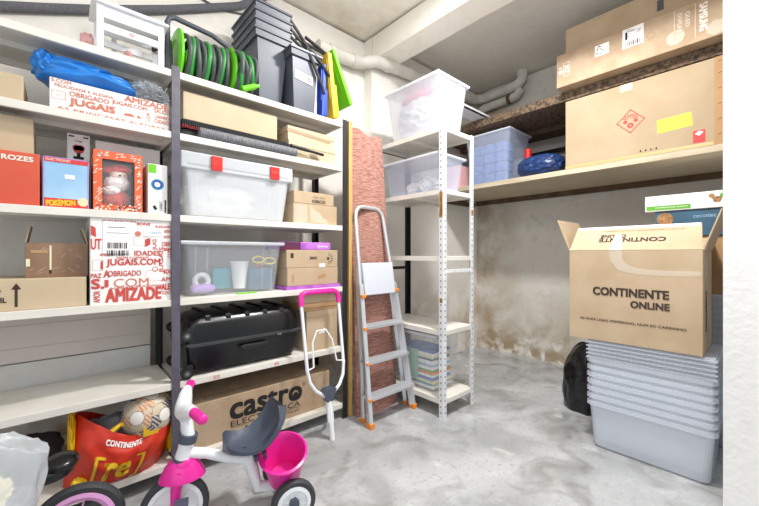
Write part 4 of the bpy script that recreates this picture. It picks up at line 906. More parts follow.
# ------------------------------------------------------------------ white shelving unit
wu = thing('white_shelving_unit', 'narrow white metal shelving unit with slotted posts in front of the stained corner', 'shelving', (1.885, 1.45, 0))
WX, WY = 0.355, 0.655
def wpost(x, y, ix, iy, mface):
    mb = MB(); mb.box((x + ix * 0.017, y, 0.98), (0.034, 0.003, 1.96), m=mface); mb.box((x, y + iy * 0.017, 0.98), (0.003, 0.034, 1.96), m=mface)
    for k in range(48):
        mb.box((x + ix * 0.018, y - iy * 0.0018, 0.04 + k * 0.04), (0.007, 0.0012, 0.011), m='hole')
        mb.box((x - ix * 0.0018, y + iy * 0.018, 0.04 + k * 0.04), (0.0012, 0.007, 0.011), m='hole')
    if mface == 'white_metal' and ix > 0: mb.box((x - 0.0022, y + 0.017, 1.43), (0.001, 0.026, 0.17), m='rust').box((x - 0.0024, y + 0.017, 0.79), (0.001, 0.02, 0.03), m='rust')
    if mface == 'white_metal' and ix < 0: mb.box((x - 0.017, y - 0.0024, 1.40), (0.024, 0.001, 0.04), m='rust')
    mb.build('shelf_post', None, wu)
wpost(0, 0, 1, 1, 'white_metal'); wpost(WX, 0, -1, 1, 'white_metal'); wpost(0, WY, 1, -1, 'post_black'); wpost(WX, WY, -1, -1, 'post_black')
for z_ in (1.955, 1.535, 1.085, 0.585, 0.125):
    mb = MB(); tray(mb, 0.003, WX - 0.003, 0.003, WY - 0.003, z_, 0.032); mb.build('shelf_board', 'shelf_white', wu)
MB().box((WX / 2, 0.005, 0.985), (WX - 0.02, 0.006, 0.024)).build('cross_bar', 'white_metal', wu)
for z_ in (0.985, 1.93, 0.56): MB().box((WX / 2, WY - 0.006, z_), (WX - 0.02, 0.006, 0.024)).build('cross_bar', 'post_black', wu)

clearbox('storage_box', 'tall frosted storage box of wrapped linen on top of the white shelving unit', 1.49, 2.03, 1.885, 0.375, 1.956, 2.345, 'clear_frost', facing='X', lidh=0.018, taper=0.07)
t = MB().blob((0, 0, 0.15), (0.135, 0.2, 0.15), p=3.5, amp=0.12, freq=3, seed=41, flat=0.0, sub=5, ridge=True).build('wrapped_linen', 'linen', smooth=True); tag(t, 'white wrapped linen filling the frosted box on top of the white unit', 'linen', loc=(2.07, 1.76, 1.965))
t = MB().blob((0, 0, 0.012), (0.10, 0.16, 0.03), p=2.5, amp=0.1, seed=42).build('pink_garment', mat('rose', 'e86a9a', 0.8), smooth=True); tag(t, 'pink garment lying on the linen in the frosted top box', 'garment', loc=(2.05, 1.80, 2.262))
clearbox('storage_box', 'shallow clear storage box with white bundles on the second shelf of the white unit', 1.50, 2.06, 1.89, 0.34, 1.536, 1.80, 'clear_blue', facing='X', lidh=0.016, taper=0.05)
for i, (x, y, s_) in enumerate(((2.0, 1.66, 1.0), (2.02, 1.82, 0.85), (2.12, 1.72, 0.8))):
    t = MB().blob((0, 0, 0.055 * s_), (0.07 * s_, 0.075 * s_, 0.055 * s_), amp=0.3, freq=3, seed=50 + i, flat=0, ridge=True).build('white_bundle', 'fabric_white', smooth=True)
    tag(t, ('front white crumpled bundle', 'rear white crumpled bundle', 'right-hand white crumpled bundle')[i] + ' inside the shallow clear box of the white unit', 'bundle', loc=(x, y, 1.545))
clearbox('storage_box', 'clear storage box full of papers on the bottom shelf of the white unit', 1.53, 2.03, 1.90, 0.33, 0.126, 0.54, 'clear', facing='X', lidh=0.02, taper=0.06)
rnd = random.Random(9); cols = ['paper', 'teal', 'cream', 'fabric_blue', 'paper', 'orange', 'lime_print', 'paper', 'sky', 'paper', 'petrol', 'cream', 'paper', 'fabric_blue']
zz = 0.134
desc = ['white', 'teal', 'cream', 'blue', 'white', 'orange', 'green', 'white', 'sky blue', 'white', 'petrol blue', 'cream', 'white', 'blue']
for i, c in enumerate(cols):
    th = rnd.uniform(0.014, 0.028)
    o = MB().box((0, 0, th / 2), (0.215, 0.34, th - 0.001), bevel=0.001).build('paper_stack', c)
    nth = ['lowest', 'second lowest', 'third lowest', 'fourth lowest', 'fifth from the bottom', 'sixth from the bottom', 'seventh from the bottom', 'eighth from the bottom', 'ninth from the bottom', 'fifth from the top', 'fourth from the top', 'third from the top', 'second from the top', 'topmost'][i]
    tag(o, f'{desc[i]} magazine stack, {nth} of the pile in the clear paper box', 'magazine', 'magazines in the clear paper box', loc=(2.075 + rnd.uniform(-.006, .006), 1.78 + rnd.uniform(-.01, .01), zz), rz=rnd.uniform(-0.03, 0.03)); zz += th
o = MB().box((0, 0, 0.105), (0.004, 0.2, 0.21)).build('green_booklet', mat('booklet', 'b5d6c4', 0.5, col2='8fc4b0', scale=14)); tag(o, 'pale green booklet standing against the side of the clear paper box', 'booklet', loc=(1.949, 1.83, 0.19))

# ------------------------------------------------------------------ deep wooden shelves on the back wall
SX = 2.87
ws = thing('wooden_shelf', 'deep plywood shelf across the alcove at the back wall, lower of the two', 'shelf', (SX, 1.15, 1.705))
MB().box((0.41, 0, 0.026), (0.82, 2.36, 0.028), bevel=0.002).build('shelf_board', 'plywood', ws)
MB().box((0.012, 0, 0.0195), (0.036, 2.364, 0.041), bevel=0.002).build('edge_strip', 'plywood', ws)
MB().box((0.2, 1.155, -0.04), (1.0, 0.03, 0.05)).build('wall_batten', 'wood_dark', ws)
MB().box((0.795, 0, -0.012), (0.03, 2.36, 0.05)).build('wall_batten', 'wood_dark', ws)
ws = thing('chipboard_shelf', 'thick dark chipboard shelf above the plywood shelf at the back wall', 'shelf', (SX, 1.15, 2.27))
MB().box((0.41, 0, 0.035), (0.82, 2.36, 0.07), bevel=0.004).build('shelf_board', 'osb', ws)
MB().box((0.5, 0, -0.02), (0.06, 2.36, 0.04)).build('support_beam', 'wood_dark', ws)
o = MB().tube([(3.63, -0.02, 2.12), (3.63, 2.3, 2.12)], 0.022, 10).build('black_pipe', 'black', smooth=True); tag(o, 'black pipe fixed along the back wall between the two deep shelves', 'pipe')
o = MB().box((0, 0, 0.012), (0.95, 0.12, 0.024), bevel=0.002).box((0, -0.058, 0.02), (0.95, 0.004, 0.04)).build('loose_shelf_board', 'white_metal'); tag(o, 'loose white metal board lying across the chipboard shelf behind the frosted box', 'board', loc=(3.02, 1.80, 2.341))
zl = 1.7455
clearbox('storage_box', 'blue-tinted clear crate of blue packages on the plywood shelf', 1.51, 1.99, 2.90, 0.42, zl, 2.215, 'clear_blue', facing='X', lidh=0.016, taper=0.08)
rnd = random.Random(2)
for i in range(3):
    for j in range(4):
        o = MB().box((0, 0, 0.046), (0.13, 0.105, 0.088), bevel=0.012).build('blue_package', 'fabric_blue')
        tag(o, f'blue wrapped package in the crate on the plywood shelf, {("bottom", "second", "third", "top")[j]} layer, {("left", "middle", "right")[i]} column', 'package', 'blue packages in the crate', loc=(3.04, 1.88 - i * 0.122, zl + 0.016 + j * 0.092), rz=rnd.uniform(-0.05, 0.05))
r = thing('sleeping_bag', 'navy blue drawstring sleeping bag on the plywood shelf beside the crate', 'sleeping bag', (3.03, 1.30, zl))
MB().blob((0, 0, 0.095), (0.12, 0.185, 0.095), p=2.6, amp=0.07, freq=3.2, seed=61, flat=0.0, sub=5, ridge=True).build('bag_body', 'navy', r, smooth=True)
MB().tube([(0.0, 0.1 + 0.0, 0.18), (-0.06, 0.05, 0.17), (-0.1, 0.02, 0.12), (-0.115, 0.05, 0.08)], 0.004, 6).build('drawstring', 'black', r)
r = thing('spray_can', 'red topped can standing behind the navy sleeping bag', 'can', (3.22, 1.50, zl))
MB().lathe([(0.033, 0), (0.035, 0.005), (0.035, 0.22), (0.028, 0.235)], 20).build('can_body', 'paper', r, smooth=True)
MB().lathe([(0.03, 0.236), (0.03, 0.32), (0.026, 0.325)], 20).build('can_cap', 'red_plastic', r, smooth=True)
o, wd, dp, hh = carton('dark_box', 'dark grey box in the shade behind the sleeping bag', 'box', 'X', 1.12, 1.36, 3.3, 0.3, zl, zl + 0.22, 'fabric_dark', tape=False)
o, wd, dp, hh = carton('lilac_box', 'dull pink box edge between the white unit and the crate', 'box', 'X', 2.06, 2.26, 2.95, 0.25, zl, zl + 0.24, 'fabric_pink', tape=False)
# the big box
o, wd, dp, hh = carton('large_box', 'big cardboard box with a red flame diamond and yellow note on the plywood shelf', 'box', 'X', 0.17, 1.045, 2.868, 0.6, zl, 2.262, 'card_big', tape=False, bevel=0.004)
q = front(wd, dp)   # local x: centre 0.6075, +x towards world -y
def gx(yw): return 0.6075 - yw
cz = 2.0 - zl; cx = gx(0.63)
q.frame(cx, cz, 0.115, 0.115, 0.005, 'ink_red', rot=PI/4).disc(cx, cz - 0.028, 0.018, 'ink_red', 1, 16, 0.006).disc(cx - 0.03, cz, 0.012, 'ink_red').disc(cx + 0.03, cz, 0.012, 'ink_red')
for i in range(7): a = R(30 + i * 20); q.poly([(cx + 0.012 * math.cos(a), cz + 0.005 + 0.012 * math.sin(a)), (cx + 0.05 * math.cos(a - 0.1), cz + 0.05 * math.sin(a - 0.1)), (cx + 0.05 * math.cos(a + 0.08), cz + 0.05 * math.sin(a + 0.08))], 'ink_red')
q.part('paper_note', 'yellow paper note').rect(gx(0.40), 1.925 - zl, 0.17, 0.085, 'yellow_paper', 0.05).rect(gx(0.40), 1.94 - zl, 0.14, 0.002, 'tan_print', 0.05, 1).rect(gx(0.40), 1.92 - zl, 0.13, 0.002, 'tan_print', 0.05, 1)
q.part('sticker', 'red sticker').rect(gx(0.283), 1.812 - zl, 0.055, 0.075, 'red_paper').poly([(gx(0.283) - 0.02, 0.085), (gx(0.283), 0.07), (gx(0.283) + 0.02, 0.09), (gx(0.283), 0.1)], 'paper', 1)
q.part('tape_patch', 'tan tape patch').rect(gx(0.655), 2.235 - zl, 0.07, 0.05, 'tape')
q.part('handling_symbols', 'row of small dark symbols')
for i in range(4): q.poly([(gx(0.58) + i * 0.028, 0.034), (gx(0.58) + 0.012 + i * 0.028, 0.034), (gx(0.58) + 0.006 + i * 0.028, 0.05)], 'ink_black')
q.part('edge_strip', 'stapled brown edge strip')
for z_ in (0.06, 0.15, 0.24, 0.33, 0.42, 0.49): q.rect(wd / 2 - 0.022, z_, 0.014, 0.003, 'ink', 0.4, 2)
q.rect(wd / 2 - 0.024, hh / 2, 0.044, hh, 'card_dark', 0, 0).part('bottom_tape', 'tape along the bottom edge').rect(-0.025, 0.012, wd - 0.05, 0.02, 'tape', 0, 0)
q.build('front_print', o)
# TV box
zt = 2.341
o, wd, dp, hh = carton('long_box', 'long narrow cardboard box with two white labels overhanging the chipboard shelf', 'box', 'X', -0.10, 1.07, 2.765, 0.15, zt, zt + 0.24, 'card_worn', tape=False)
q = front(wd, dp)
def gx(yw): return 0.485 - yw
q.part('shipping_label', 'small white label').rect(gx(0.771), 0.165, 0.085, 0.075, 'paper')
rnd = random.Random(8)
for i in range(14): q.rect(gx(0.771) + rnd.uniform(-.035, .035), 0.165 + rnd.uniform(-.03, .03), 0.01, 0.005, 'ink_black', 0, 1)
q.part('shipping_label', 'larger white label with a barcode').rect(gx(0.594), 0.175, 0.115, 0.125, 'paper').bars(gx(0.594), 0.135, 0.08, 0.03, 'ink_black', 4).rect(gx(0.63), 0.19, 0.012, 0.05, 'ink_black', 0, 1)
for i in range(10): q.rect(gx(0.594) + rnd.uniform(-.04, .04), 0.20 + rnd.uniform(-.02, .03), 0.02, 0.002, 'hole', 0, 1)
q.back().text('SAMSUNG', gx(0.254), 0.135, 0.16, 0.034, 'ink_white', rot=-PI/2, bold=0.03).text('QLED', gx(0.325), 0.155, 0.09, 0.022, 'ink_white', rot=-PI/2, bold=0).text('DISPLAY', gx(0.36), 0.15, 0.11, 0.02, 'ink_white', rot=-PI/2, bold=0).rect(gx(0.385), 0.13, 0.002, 0.2, 'ink_white').rect(gx(0.29), 0.13, 0.002, 0.2, 'ink_white')
q.part('size_mark', 'white printed marks').frame(gx(1.0), 0.12, 0.045, 0.1, 0.003, 'ink_white').text('75', gx(1.0), 0.12, 0.03, 0.05, 'ink_white').disc(gx(1.042), 0.11, 0.014, 'ink_white').rect(gx(1.042), 0.14, 0.02, 0.008, 'ink_white')
q.part('tape_patch', 'clear torn tape').disc(gx(0.38), 0.07, 0.045, 'tape_clear', 0, 9).part('tape_patch', 'clear torn tape').disc(gx(0.2), 0.05, 0.045, 'tape_clear', 0, 7).part('hand_hole', 'pushed-in hand hole').disc(gx(0.50), 0.14, 0.022, 'card_dark', 0, 16, 0.017)
q.build('front_print', o)
r = thing('tall_box', 'plain cardboard box with a hand hole standing behind the long narrow box', 'box', (3.02, 0.51, zt))
MB().box((0, 0, 0.255), (0.17, 1.12, 0.51), bevel=0.004).build('box_body', 'card', r)
MB().box((-0.0855, -0.03, 0.41), (0.002, 0.035, 0.05), bevel=0.0).box((-0.0862, -0.03, 0.375), (0.002, 0.036, 0.022), m=None).build('hand_hole', 'hole', r)['label'] = 'dark hand hole'

# ------------------------------------------------------------------ stacks of bins in the right corner
def stackbin(label, loc, grp, wd=0.53, dp=0.38, hh=0.262, m='clear_blue'):
    r = thing('stacking_bin', label, 'bin', loc, -PI / 2, grp)
    tub_mesh(MB(), wd, dp, wd - 0.035, dp - 0.03, hh, rimh=0.02, rim=0.011).build('tub', 'clear_stack', r)
    return r
ordn = ['lowest', 'second', 'third', 'fourth', 'fifth', 'sixth', 'seventh']
first = None
def copy_tree(o, parent=None):
    c = o.copy(); COL.objects.link(c); c.parent = parent
    for ch in list(o.children):
        copy_tree(ch, c)
    return c
for i in range(7):
    lab = f'{ordn[i]} clear bin counted from the floor in the front stack below the open grocery box'
    loc = (2.445, 0.432, 0.001 + 0.0405 * i)
    if first is None: first = stackbin(lab, loc, 'clear bins nested in the front stack')
    else:
        c = copy_tree(first); c.location = loc; c['label'] = lab
    if i == 0:
        pass
lidp = None
for i in range(5):
    zl_ = 0.001 + 0.0405 * 6 + 0.262 + 0.0015 + i * 0.0215
    lab = f'{("lowest", "second", "middle", "fourth", "topmost")[i]} of the five clear lids between the front bins and the open grocery box'
    if lidp is None:
        lidp = tag(MB().box((0, 0, 0.004), (0.40, 0.55, 0.008), bevel=0.002).box((0, 0, 0.013), (0.385, 0.535, 0.012), bevel=0.003).build('stack_cover', 'clear_stack'), lab, 'lid', 'loose lids on the front stack', loc=(2.445, 0.432, zl_))
    else:
        c = lidp.copy(); COL.objects.link(c); c.location = (2.445, 0.432, zl_); c['label'] = lab
zc = 0.001 + 0.0405 * 6 + 0.262 + 0.0015 + 5 * 0.0215
q = Print((2.445 - 0.19 + 0.014, 0.50, 0.19), (0, -1, 0), (-0.1, 0, 1), 0.004)
st = MB(); 
q = Print((-0.02, -0.172, 0.13), (1, 0, 0), (0, -0.11, 1), 0.004); q.rect(-0.05, 0.02, 0.04, 0.09, 'paper').rect(-0.05, 0.03, 0.012, 0.03, 'ink_red', 0, 1).rect(-0.05, -0.005, 0.02, 0.014, 'ink_black', 0, 1); q.build('bin_sticker', first, 'white sticker')
# second stack
sp = None
ordinal = 'first second third fourth fifth sixth seventh eighth ninth tenth eleventh twelfth thirteenth fourteenth fifteenth sixteenth'.split()
for i in range(16):
    lab = ('topmost' if i == 15 else f'{ordinal[i]} from the floor') + ' clear bin in the tall rear stack, behind the grocery box'
    loc = (2.95, 0.22, 0.001 + 0.0405 * i)
    c = copy_tree(first); c.location = loc; c['label'] = lab; c['group'] = 'clear bins nested in the rear stack'
    for ch in list(c.children):
        if ch.name.startswith('bin_sticker'): bpy.data.objects.remove(ch)
z2 = 0.001 + 0.0405 * 15 + 0.262 + 0.001
o, wd, dp, hh = carton('cardboard_box', 'brown carton on the rear bin stack under the petrol blue box', 'box', 'X', -0.02, 0.47, 2.76, 0.36, z2, 1.205, 'card_dark')
o, wd, dp, hh = carton('blue_box', 'petrol blue appliance box with a round food picture behind the grocery box', 'box', 'X', -0.02, 0.475, 2.75, 0.34, 1.206, 1.362, 'petrol', tape=False)
q = front(wd, dp); q.text('cecotec', -0.02, 0.115, 0.1, 0.018, 'sky', bold=0.01).disc(-0.2, 0.105, 0.04, 'tan_print').disc(0.19, 0.1, 0.03, 'tan_print').rect(0.16, 0.03, 0.05, 0.05, 'red_paper'); q.build('front_print', o)
o, wd, dp, hh = carton('white_box', 'flat white box with a green stripe, topmost in the right-hand corner stack', 'box', 'X', -0.01, 0.525, 2.74, 0.33, 1.363, 1.458, 'white_board', tape=False)
q = front(wd, dp); q.rect(-0.155, 0.02, 0.21, 0.026, 'lime_print').text('multifuncoes lavavel', -0.14, 0.022, 0.15, 0.008, 'paper').text('cookies', 0.2, 0.02, 0.04, 0.008, 'ink')
q.poly([(0.035, 0.07), (0.05, 0.03), (0.075, 0.03), (0.09, 0.07), (0.075, 0.062), (0.05, 0.062)], 'tan_print').disc(0.04, 0.068, 0.012, 'tan_print').disc(0.085, 0.068, 0.012, 'lime_print'); q.build('front_print', o)

# open grocery box
r = thing('grocery_box', 'large open cardboard grocery box with dark lettering on top of the clear bins', 'box', (2.44, 0.502, zc), -PI / 2)
w_, d_, h_ = 0.585, 0.39, 0.505
mb = MB(); t_ = 0.005
for (c_, dd) in (((0, -d_/2 + t_/2, h_/2), (w_, t_, h_)), ((0, d_/2 - t_/2, h_/2), (w_, t_, h_)), ((-w_/2 + t_/2, 0, h_/2), (t_, d_ - 2*t_, h_)), ((w_/2 - t_/2, 0, h_/2), (t_, d_ - 2*t_, h_)), ((0, 0, t_/2), (w_ - 2*t_, d_ - 2*t_, t_))): mb.box(c_, dd)
mb.build('box_body', 'card', r)
fl = MB().prism([(-w_/2, 0), (w_/2, 0), (w_/2 - 0.012, 0.17), (-w_/2 + 0.012, 0.17)], 0, t_, 'Y').build('flap', 'card', r); fl.location = (0, -d_/2, h_ + 0.002); fl.rotation_euler = (R(-38), 0, 0)
fb = MB().prism([(-w_/2, 0), (w_/2, 0), (w_/2 - 0.01, 0.17), (-w_/2 + 0.01, 0.17)], 0, t_, 'Y').build('flap', 'card', r); fb.location = (0, d_/2, h_ + 0.002); fb.rotation_euler = (R(-60), 0, 0)
f1 = MB().prism([(-d_/2 + 0.006, 0), (d_/2 - 0.006, 0), (d_/2 - 0.02, 0.20), (-d_/2 + 0.02, 0.20)], -t_, 0, 'X').build('flap', 'card', r); f1.location = (-w_/2, 0, h_ + 0.002); f1.rotation_euler = (0, R(-22), 0)
f2 = MB().prism([(-d_/2 + 0.006, 0), (d_/2 - 0.006, 0), (d_/2 - 0.02, 0.20), (-d_/2 + 0.02, 0.20)], 0, t_, 'X').build('flap', 'card', r); f2.location = (w_/2, 0, h_ + 0.002); f2.rotation_euler = (0, R(18), 0)
q = Print((0, -d_/2, 0), (1, 0, 0), (0, 0, 1))
q.text('CONTINENTE', 0.0, 0.278, 0.335, 0.042, 'ink', bold=0.035).text('ONLINE', 0.09, 0.218, 0.16, 0.034, 'ink', bold=0.035).text('AS SUAS LOJAS PREFERIDAS, NUM SO CARRINHO', 0.0, 0.115, 0.47, 0.016, 'ink', bold=0.012)
# pale torn tape curve
pts = [(-0.03, 0.505), (-0.03, 0.46), (0.0, 0.425), (0.06, 0.405), (0.16, 0.4), (w_/2 - 0.004, 0.402)]
pts2 = [(-0.09, 0.505), (-0.085, 0.45), (-0.045, 0.395), (0.03, 0.378), (0.16, 0.374), (w_/2 - 0.004, 0.378)]
q.part('torn_tape', 'pale torn tape')
for i in range(5): q.poly([pts2[i], pts2[i+1], pts[i+1], pts[i]], 'tape_clear')
q.build('front_print', r)
q = Print((0, 0, 0), (1, 0, 0), (0, 0, 1)); q.text('CONTINENTE', 0.0, 0.07, 0.30, 0.026, 'ink', rot=PI, bold=0.035).text('ONLINE', -0.085, 0.098, 0.12, 0.02, 'ink', rot=PI, bold=0.03).text('AS SUAS LOJAS PREFERIDAS, NUM SO CARRINHO', 0.04, 0.135, 0.36, 0.008, 'ink', rot=PI, bold=0.01).rect(0, 0.16, 0.55, 0.018, 'paper').part('torn_tape', 'pale torn tape').poly([(-0.09, 0.0), (-0.03, 0.0), (-0.045, 0.11), (-0.075, 0.11)], 'tape_clear', 2)
q.build('flap_print', fl)
q = Print((w_/2, 0, 0), (0, 1, 0), (0, 0, 1)); q.text('CONTINENTE', -0.06, 0.2, 0.2, 0.05, 'ink', rot=PI/2, bold=0.03).rect(-0.05, 0.42, 0.012, 0.1, 'paper'); q.build('side_print', r)

r = thing('bin_bag', 'black rubbish bag on the floor beside the stack of clear bins', 'bag', (2.79, 0.86, 0))
MB().blob((0, 0, 0.16), (0.15, 0.165, 0.30), p=2.2, amp=0.09, freq=1.7, seed=71, flat=0.0, sub=5, ridge=True).blob((0.02, -0.07, 0.40), (0.06, 0.09, 0.17), amp=0.12, freq=2.0, seed=72, sub=4, ridge=True).build('bag_body', 'binbag', r, smooth=True)

# ------------------------------------------------------------------ tricycle
tr = thing('tricycle', 'pink and white child tricycle with a slate seat and rear basket on the floor', 'tricycle', (0.745, 1.425, 0), math.atan2(0.126, -0.412))
def wheel(c, r, w_, parent, n='wheel', rim='white_plastic', axis='Y', cut=0.6, hub=None, disc=True):
    x, y, z_ = c
    wv = MB().lathe([(r * cut + 0.004, y - w_/2 + 0.004), (r * 0.93, y - w_/2), (r * 0.985, y - w_ * 0.32), (r, y), (r * 0.985, y + w_ * 0.32), (r * 0.93, y + w_/2), (r * cut + 0.004, y + w_/2 - 0.004)], 40, (x, 0, z_), 'Y', loop=True).build(n, 'tyre', parent, smooth=True)
    ri = 0.010 if disc else 0.022
    rm = MB().lathe([(r * cut + 0.008, y - w_/2 + 0.001), (r * cut - 0.006, y - w_/2 - 0.001), (r * cut - ri, y - w_ * 0.2), (r * cut - ri, y + w_ * 0.2), (r * cut - 0.006, y + w_/2 + 0.001), (r * cut + 0.008, y + w_/2 - 0.001)], 36, (x, 0, z_), 'Y', loop=True).build('rim', rim, wv, smooth=True)
    sp = MB()
    for k in range(6):
        a = 2 * PI * k / 6 + 0.3; sp.box((x + math.cos(a) * r * cut * 0.55, y, z_ + math.sin(a) * r * cut * 0.55), (r * cut * 0.95, w_ * 0.45, 0.014 if disc else 0.006), rot=(0, -a, 0), bevel=0.003)
    if disc: sp.lathe([(r * cut - 0.004, y - w_ * 0.1), (r * cut - 0.004, y + w_ * 0.1), (0.01, y + w_ * 0.1), (0.01, y - w_ * 0.1)], 30, (x, 0, z_), 'Y')
    sp.build('spokes', rim, wv)
    MB().lathe([(0.022, y - w_ * 0.6), (0.02, y + w_ * 0.6)], 18, (x, 0, z_), 'Y').build('hub', hub or 'slate', wv, smooth=True)
    return wv
wheel((0.43, 0, 0.12), 0.12, 0.034, tr, 'front_wheel', cut=0.74, hub='orange')
wheel((0, 0.13, 0.09), 0.09, 0.034, tr, 'rear_wheel', cut=0.66); wheel((0, -0.13, 0.09), 0.09, 0.034, tr, 'rear_wheel', cut=0.66)
MB().tube([(0, -0.112, 0.09), (0, 0.112, 0.09)], 0.014, 12).build('rear_axle', 'slate', tr, smooth=True)
# fork + mudguard
def hbp(p_):
    v_ = Matrix.Rotation(R(8), 3, 'Z') @ (Vector(p_) - Vector((0.357, 0, 0))); return tuple(v_ + Vector((0.402, -0.02, 0)))
mb = MB()
for sy in (-1, 1): mb.tube([(0.43, sy * 0.035, 0.11), (0.425, sy * 0.034, 0.2), (0.41, sy * 0.026, 0.265)], [0.014, 0.019, 0.024], 12)
mb.lathe([(0.03, 0.305), (0.045, 0.298), (0.062, 0.275), (0.078, 0.245), (0.082, 0.228), (0.076, 0.226), (0.05, 0.262)], 28, (0.405, 0, 0), 'Z', scale=(1, 0.72)).blob((0.402, 0, 0.28), (0.045, 0.042, 0.036), sub=3)
mb.build('fork', 'pink', tr, smooth=True)
MB().tube([(0.408, 0, 0.285), (0.395, 0, 0.335), (0.385, 0, 0.385)], [0.032, 0.028, 0.028], 16).build('head_tube', 'white_plastic', tr, smooth=True)
MB().cyl((0.408, 0, 0.288), (0.404, 0, 0.303), 0.035).build('collar', 'slate', tr, smooth=True); MB().cyl((0.39, 0, 0.362), (0.383, 0, 0.392), 0.034).build('collar', 'slate', tr, smooth=True)
MB().tube([(0.385, 0, 0.38), (0.392, -0.01, 0.44), (0.402, -0.02, 0.475)], [0.024, 0.022, 0.028], 14).tube([hbp(p_) for p_ in ((0.335, -0.135, 0.515), (0.345, -0.085, 0.505), (0.355, -0.04, 0.482), (0.357, 0, 0.475), (0.355, 0.04, 0.482), (0.345, 0.085, 0.505), (0.335, 0.135, 0.515))], [0.020, 0.026, 0.031, 0.033, 0.031, 0.026, 0.020], 14).build('handlebar', 'white_plastic', tr, smooth=True)
for sy in (-1, 1):
    MB().tube([hbp((0.337, sy * 0.125, 0.514)), hbp((0.315, sy * 0.205, 0.512))], 0.0185, 16).blob(hbp((0.315, sy * 0.205, 0.512)), (0.019, 0.015, 0.019), sub=3).build('grip', 'pink', tr, smooth=True)
MB().tube([(0.388, 0, 0.318), (0.32, 0, 0.300), (0.26, 0, 0.272), (0.19, 0, 0.245)], 0.021, 14).tube([(0.2, 0, 0.25), (0.165, 0, 0.238), (0.148, 0, 0.20), (0.125, 0, 0.11), (0.0, 0, 0.085)], [0.024, 0.026, 0.026, 0.024, 0.022], 14).build('frame_tube', 'white_plastic', tr, smooth=True)
# pedals
MB().tube([(0.43, -0.06, 0.12), (0.43, 0.06, 0.12)], 0.008).box((0.455, -0.085, 0.07), (0.05, 0.06, 0.016), bevel=0.004).box((0.405, 0.085, 0.17), (0.05, 0.06, 0.016), bevel=0.004).tube([(0.43, -0.055, 0.12), (0.455, -0.06, 0.07)], 0.007).tube([(0.43, 0.055, 0.12), (0.405, 0.06, 0.17)], 0.007).build('pedal_crank', 'slate', tr)
# seat: saddle dish with tall back
V, F = [], []; nu, nv = 22, 16
def seatp(u, v, lift=0):
    # u 0 front .. 1 top of back ; v -1..1 across
    path = [(0.262, 0.308), (0.23, 0.294), (0.18, 0.287), (0.13, 0.294), (0.085, 0.322), (0.05, 0.367), (0.028, 0.412), (0.018, 0.437)]
    t = u * (len(path) - 1); i = min(int(t), len(path) - 2); f = t - i
    x = path[i][0] * (1 - f) + path[i + 1][0] * f; z_ = path[i][1] * (1 - f) + path[i + 1][1] * f
    hw = 0.058 + 0.08 * math.sin(min(1, u * 1.25) * PI / 2) ; hw *= (1 if u < 0.8 else math.sqrt(max(0.02, 1 - ((u - 0.8) / 0.205) ** 2)))
    if u < 0.12: hw *= math.sqrt(max(0.05, 1 - ((0.12 - u) / 0.125) ** 2))
    rise = 0.05 * abs(v) ** 2.4 * (1 - 0.25 * u)
    nxv = min(1, u * 1.6)
    return (x + rise * 0.75 * nxv - lift * 0.7 * nxv, v * hw, z_ + rise * (1 - 0.55 * nxv) - lift * (1 - 0.35 * nxv))
for lift in (0, 0.016):
    for i in range(nu + 1):
        for j in range(nv + 1): V.append(seatp(i / nu, j / nv * 2 - 1, lift))
n1 = (nu + 1) * (nv + 1)
for k in (0, 1):
    for i in range(nu):
        for j in range(nv):
            a = k * n1 + i * (nv + 1) + j; F.append((a, a + 1, a + nv + 2, a + nv + 1))
for i in range(nu):
    for j in (0, nv):
        a = i * (nv + 1) + j; F.append((a, a + nv + 1, n1 + a + nv + 1, n1 + a))
for j in range(nv):
    for i in (0, nu):
        a = i * (nv + 1) + j; F.append((a, a + 1, n1 + a + 1, n1 + a))
MB().faces(V, F).cyl((0.175, 0, 0.288), (0.175, 0, 0.292), 0.007, 12).build('seat', 'slate', tr, smooth=True)
# basket
def bask(mb):
    L = [(0.058, 0.0), (0.072, 0.01), (0.098, 0.135), (0.112, 0.14), (0.114, 0.15), (0.104, 0.153), (0.092, 0.136), (0.066, 0.016), (0.0005, 0.013)]
    mb.lathe(L, 36, (0, 0, 0), 'Z', scale=(0.9, 1.0)); return mb
bk = bask(MB()).build('basket', 'pink', tr, smooth=True); bk.location = (0.012, 0.0, 0.115); bk.rotation_euler = (R(-17), R(6), 0)
MB().tube([(0.14, 0, 0.235), (0.09, 0, 0.24)], 0.018).build('basket_hook', 'slate', tr, smooth=True)

# ------------------------------------------------------------------ balance bike + translucent bag
bk = thing('balance_bike', 'small bike with a black saddle and pale pink wheel rims in the front left corner', 'bike', (-0.155, 1.68, 0), R(-8))
wheel((0.205, 0, 0.14), 0.14, 0.036, bk, 'rear_wheel', rim='pink_light', cut=0.74, hub='black', disc=False); wheel((-0.28, 0, 0.14), 0.14, 0.036, bk, 'front_wheel', rim='pink_light', cut=0.74, hub='black', disc=False)
MB().tube([(0.205, -0.03, 0.14), (0.1, -0.03, 0.19), (0.03, 0, 0.22)], 0.010, 10).tube([(0.205, 0.03, 0.14), (0.1, 0.03, 0.19), (0.03, 0, 0.22)], 0.010, 10).tube([(0.03, 0, 0.22), (-0.12, 0, 0.24), (-0.22, 0, 0.36)], 0.014, 12).tube([(0.03, 0, 0.21), (0.11, 0, 0.35)], 0.013, 12).build('frame', 'slate', bk, smooth=True)
for sy in (-1, 1): MB().tube([(-0.28, sy * 0.03, 0.15), (-0.235, sy * 0.02, 0.32)], 0.010, 10).build('fork_blade', 'slate', bk, smooth=True)
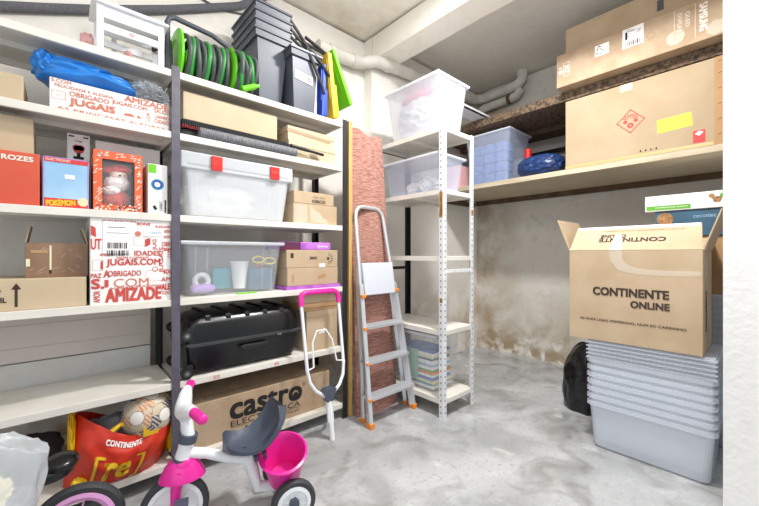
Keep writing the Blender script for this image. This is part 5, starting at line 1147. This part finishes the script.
MB().tube([(-0.235, 0, 0.31), (-0.2, 0, 0.44)], 0.014, 12).tube([(-0.2, -0.15, 0.45), (-0.2, 0.15, 0.45)], 0.011, 10).build('handlebar', 'slate', bk, smooth=True)
MB().blob((0.12, 0, 0.352), (0.078, 0.066, 0.03), p=2.2, sub=4).blob((0.16, 0, 0.374), (0.05, 0.06, 0.026), p=2.2, sub=4).build('saddle', 'black_gloss', bk, smooth=True)
r = thing('plastic_bag', 'translucent white plastic bag of cream clothes in the bottom left corner', 'bag', (-0.17, 1.43, 0))
mb = MB(); b2 = bmesh.new(); bmesh.ops.create_icosphere(b2, subdivisions=5, radius=1.0)
for v in b2.verts:
    q_ = v.co.copy(); l_ = (abs(q_.x) ** 3 + abs(q_.y) ** 3 + abs(q_.z) ** 4) ** (1 / 3.2); q_ /= l_
    n_ = 0.5 - abs(noise.noise(q_ * 2.3 + Vector((3, 1, 7)))) * 2
    q_ *= 1 + 0.09 * n_
    hgt = (q_.z + 1) / 2
    fl_ = 1.0 - 0.55 * max(0, hgt - 0.62) / 0.38
    v.co = Vector((q_.x * (0.02 + 0.15 * hgt) + 0.02 * hgt - 0.01, q_.y * 0.12 * fl_, max(0.0, (0.575 + 0.012 * math.sin(q_.x * 7)) * hgt)))
mb.merge(b2, 0); mb.build('bag_film', mat('bag_white', 'e8edf2', 0.2, alpha=0.42, bump=0.6, bscale=12), r, smooth=True)
for i, (x, y, z_, rx, ry, rz_, c) in enumerate(((-0.17, 1.43, 0.0, 0.1, 0.08, 0.10, 'cream'), (-0.16, 1.43, 0.19, 0.09, 0.07, 0.09, 'cream'), (-0.19, 1.43, 0.36, 0.09, 0.05, 0.06, 'cream'), (-0.09, 1.43, 0.33, 0.04, 0.04, 0.05, 'fabric_grey'))):
    t = MB().blob((0, 0, rz_), (rx, ry, rz_), p=2.3, amp=0.25, freq=2.5, seed=80 + i, flat=0.0, ridge=True).build('folded_garment', c, smooth=True)
    tag(t, ('lowest cream garment', 'middle cream garment', 'upper cream garment', 'grey garment')[i] + ' inside the translucent bag', 'garment', loc=(x, y, z_ + 0.004))
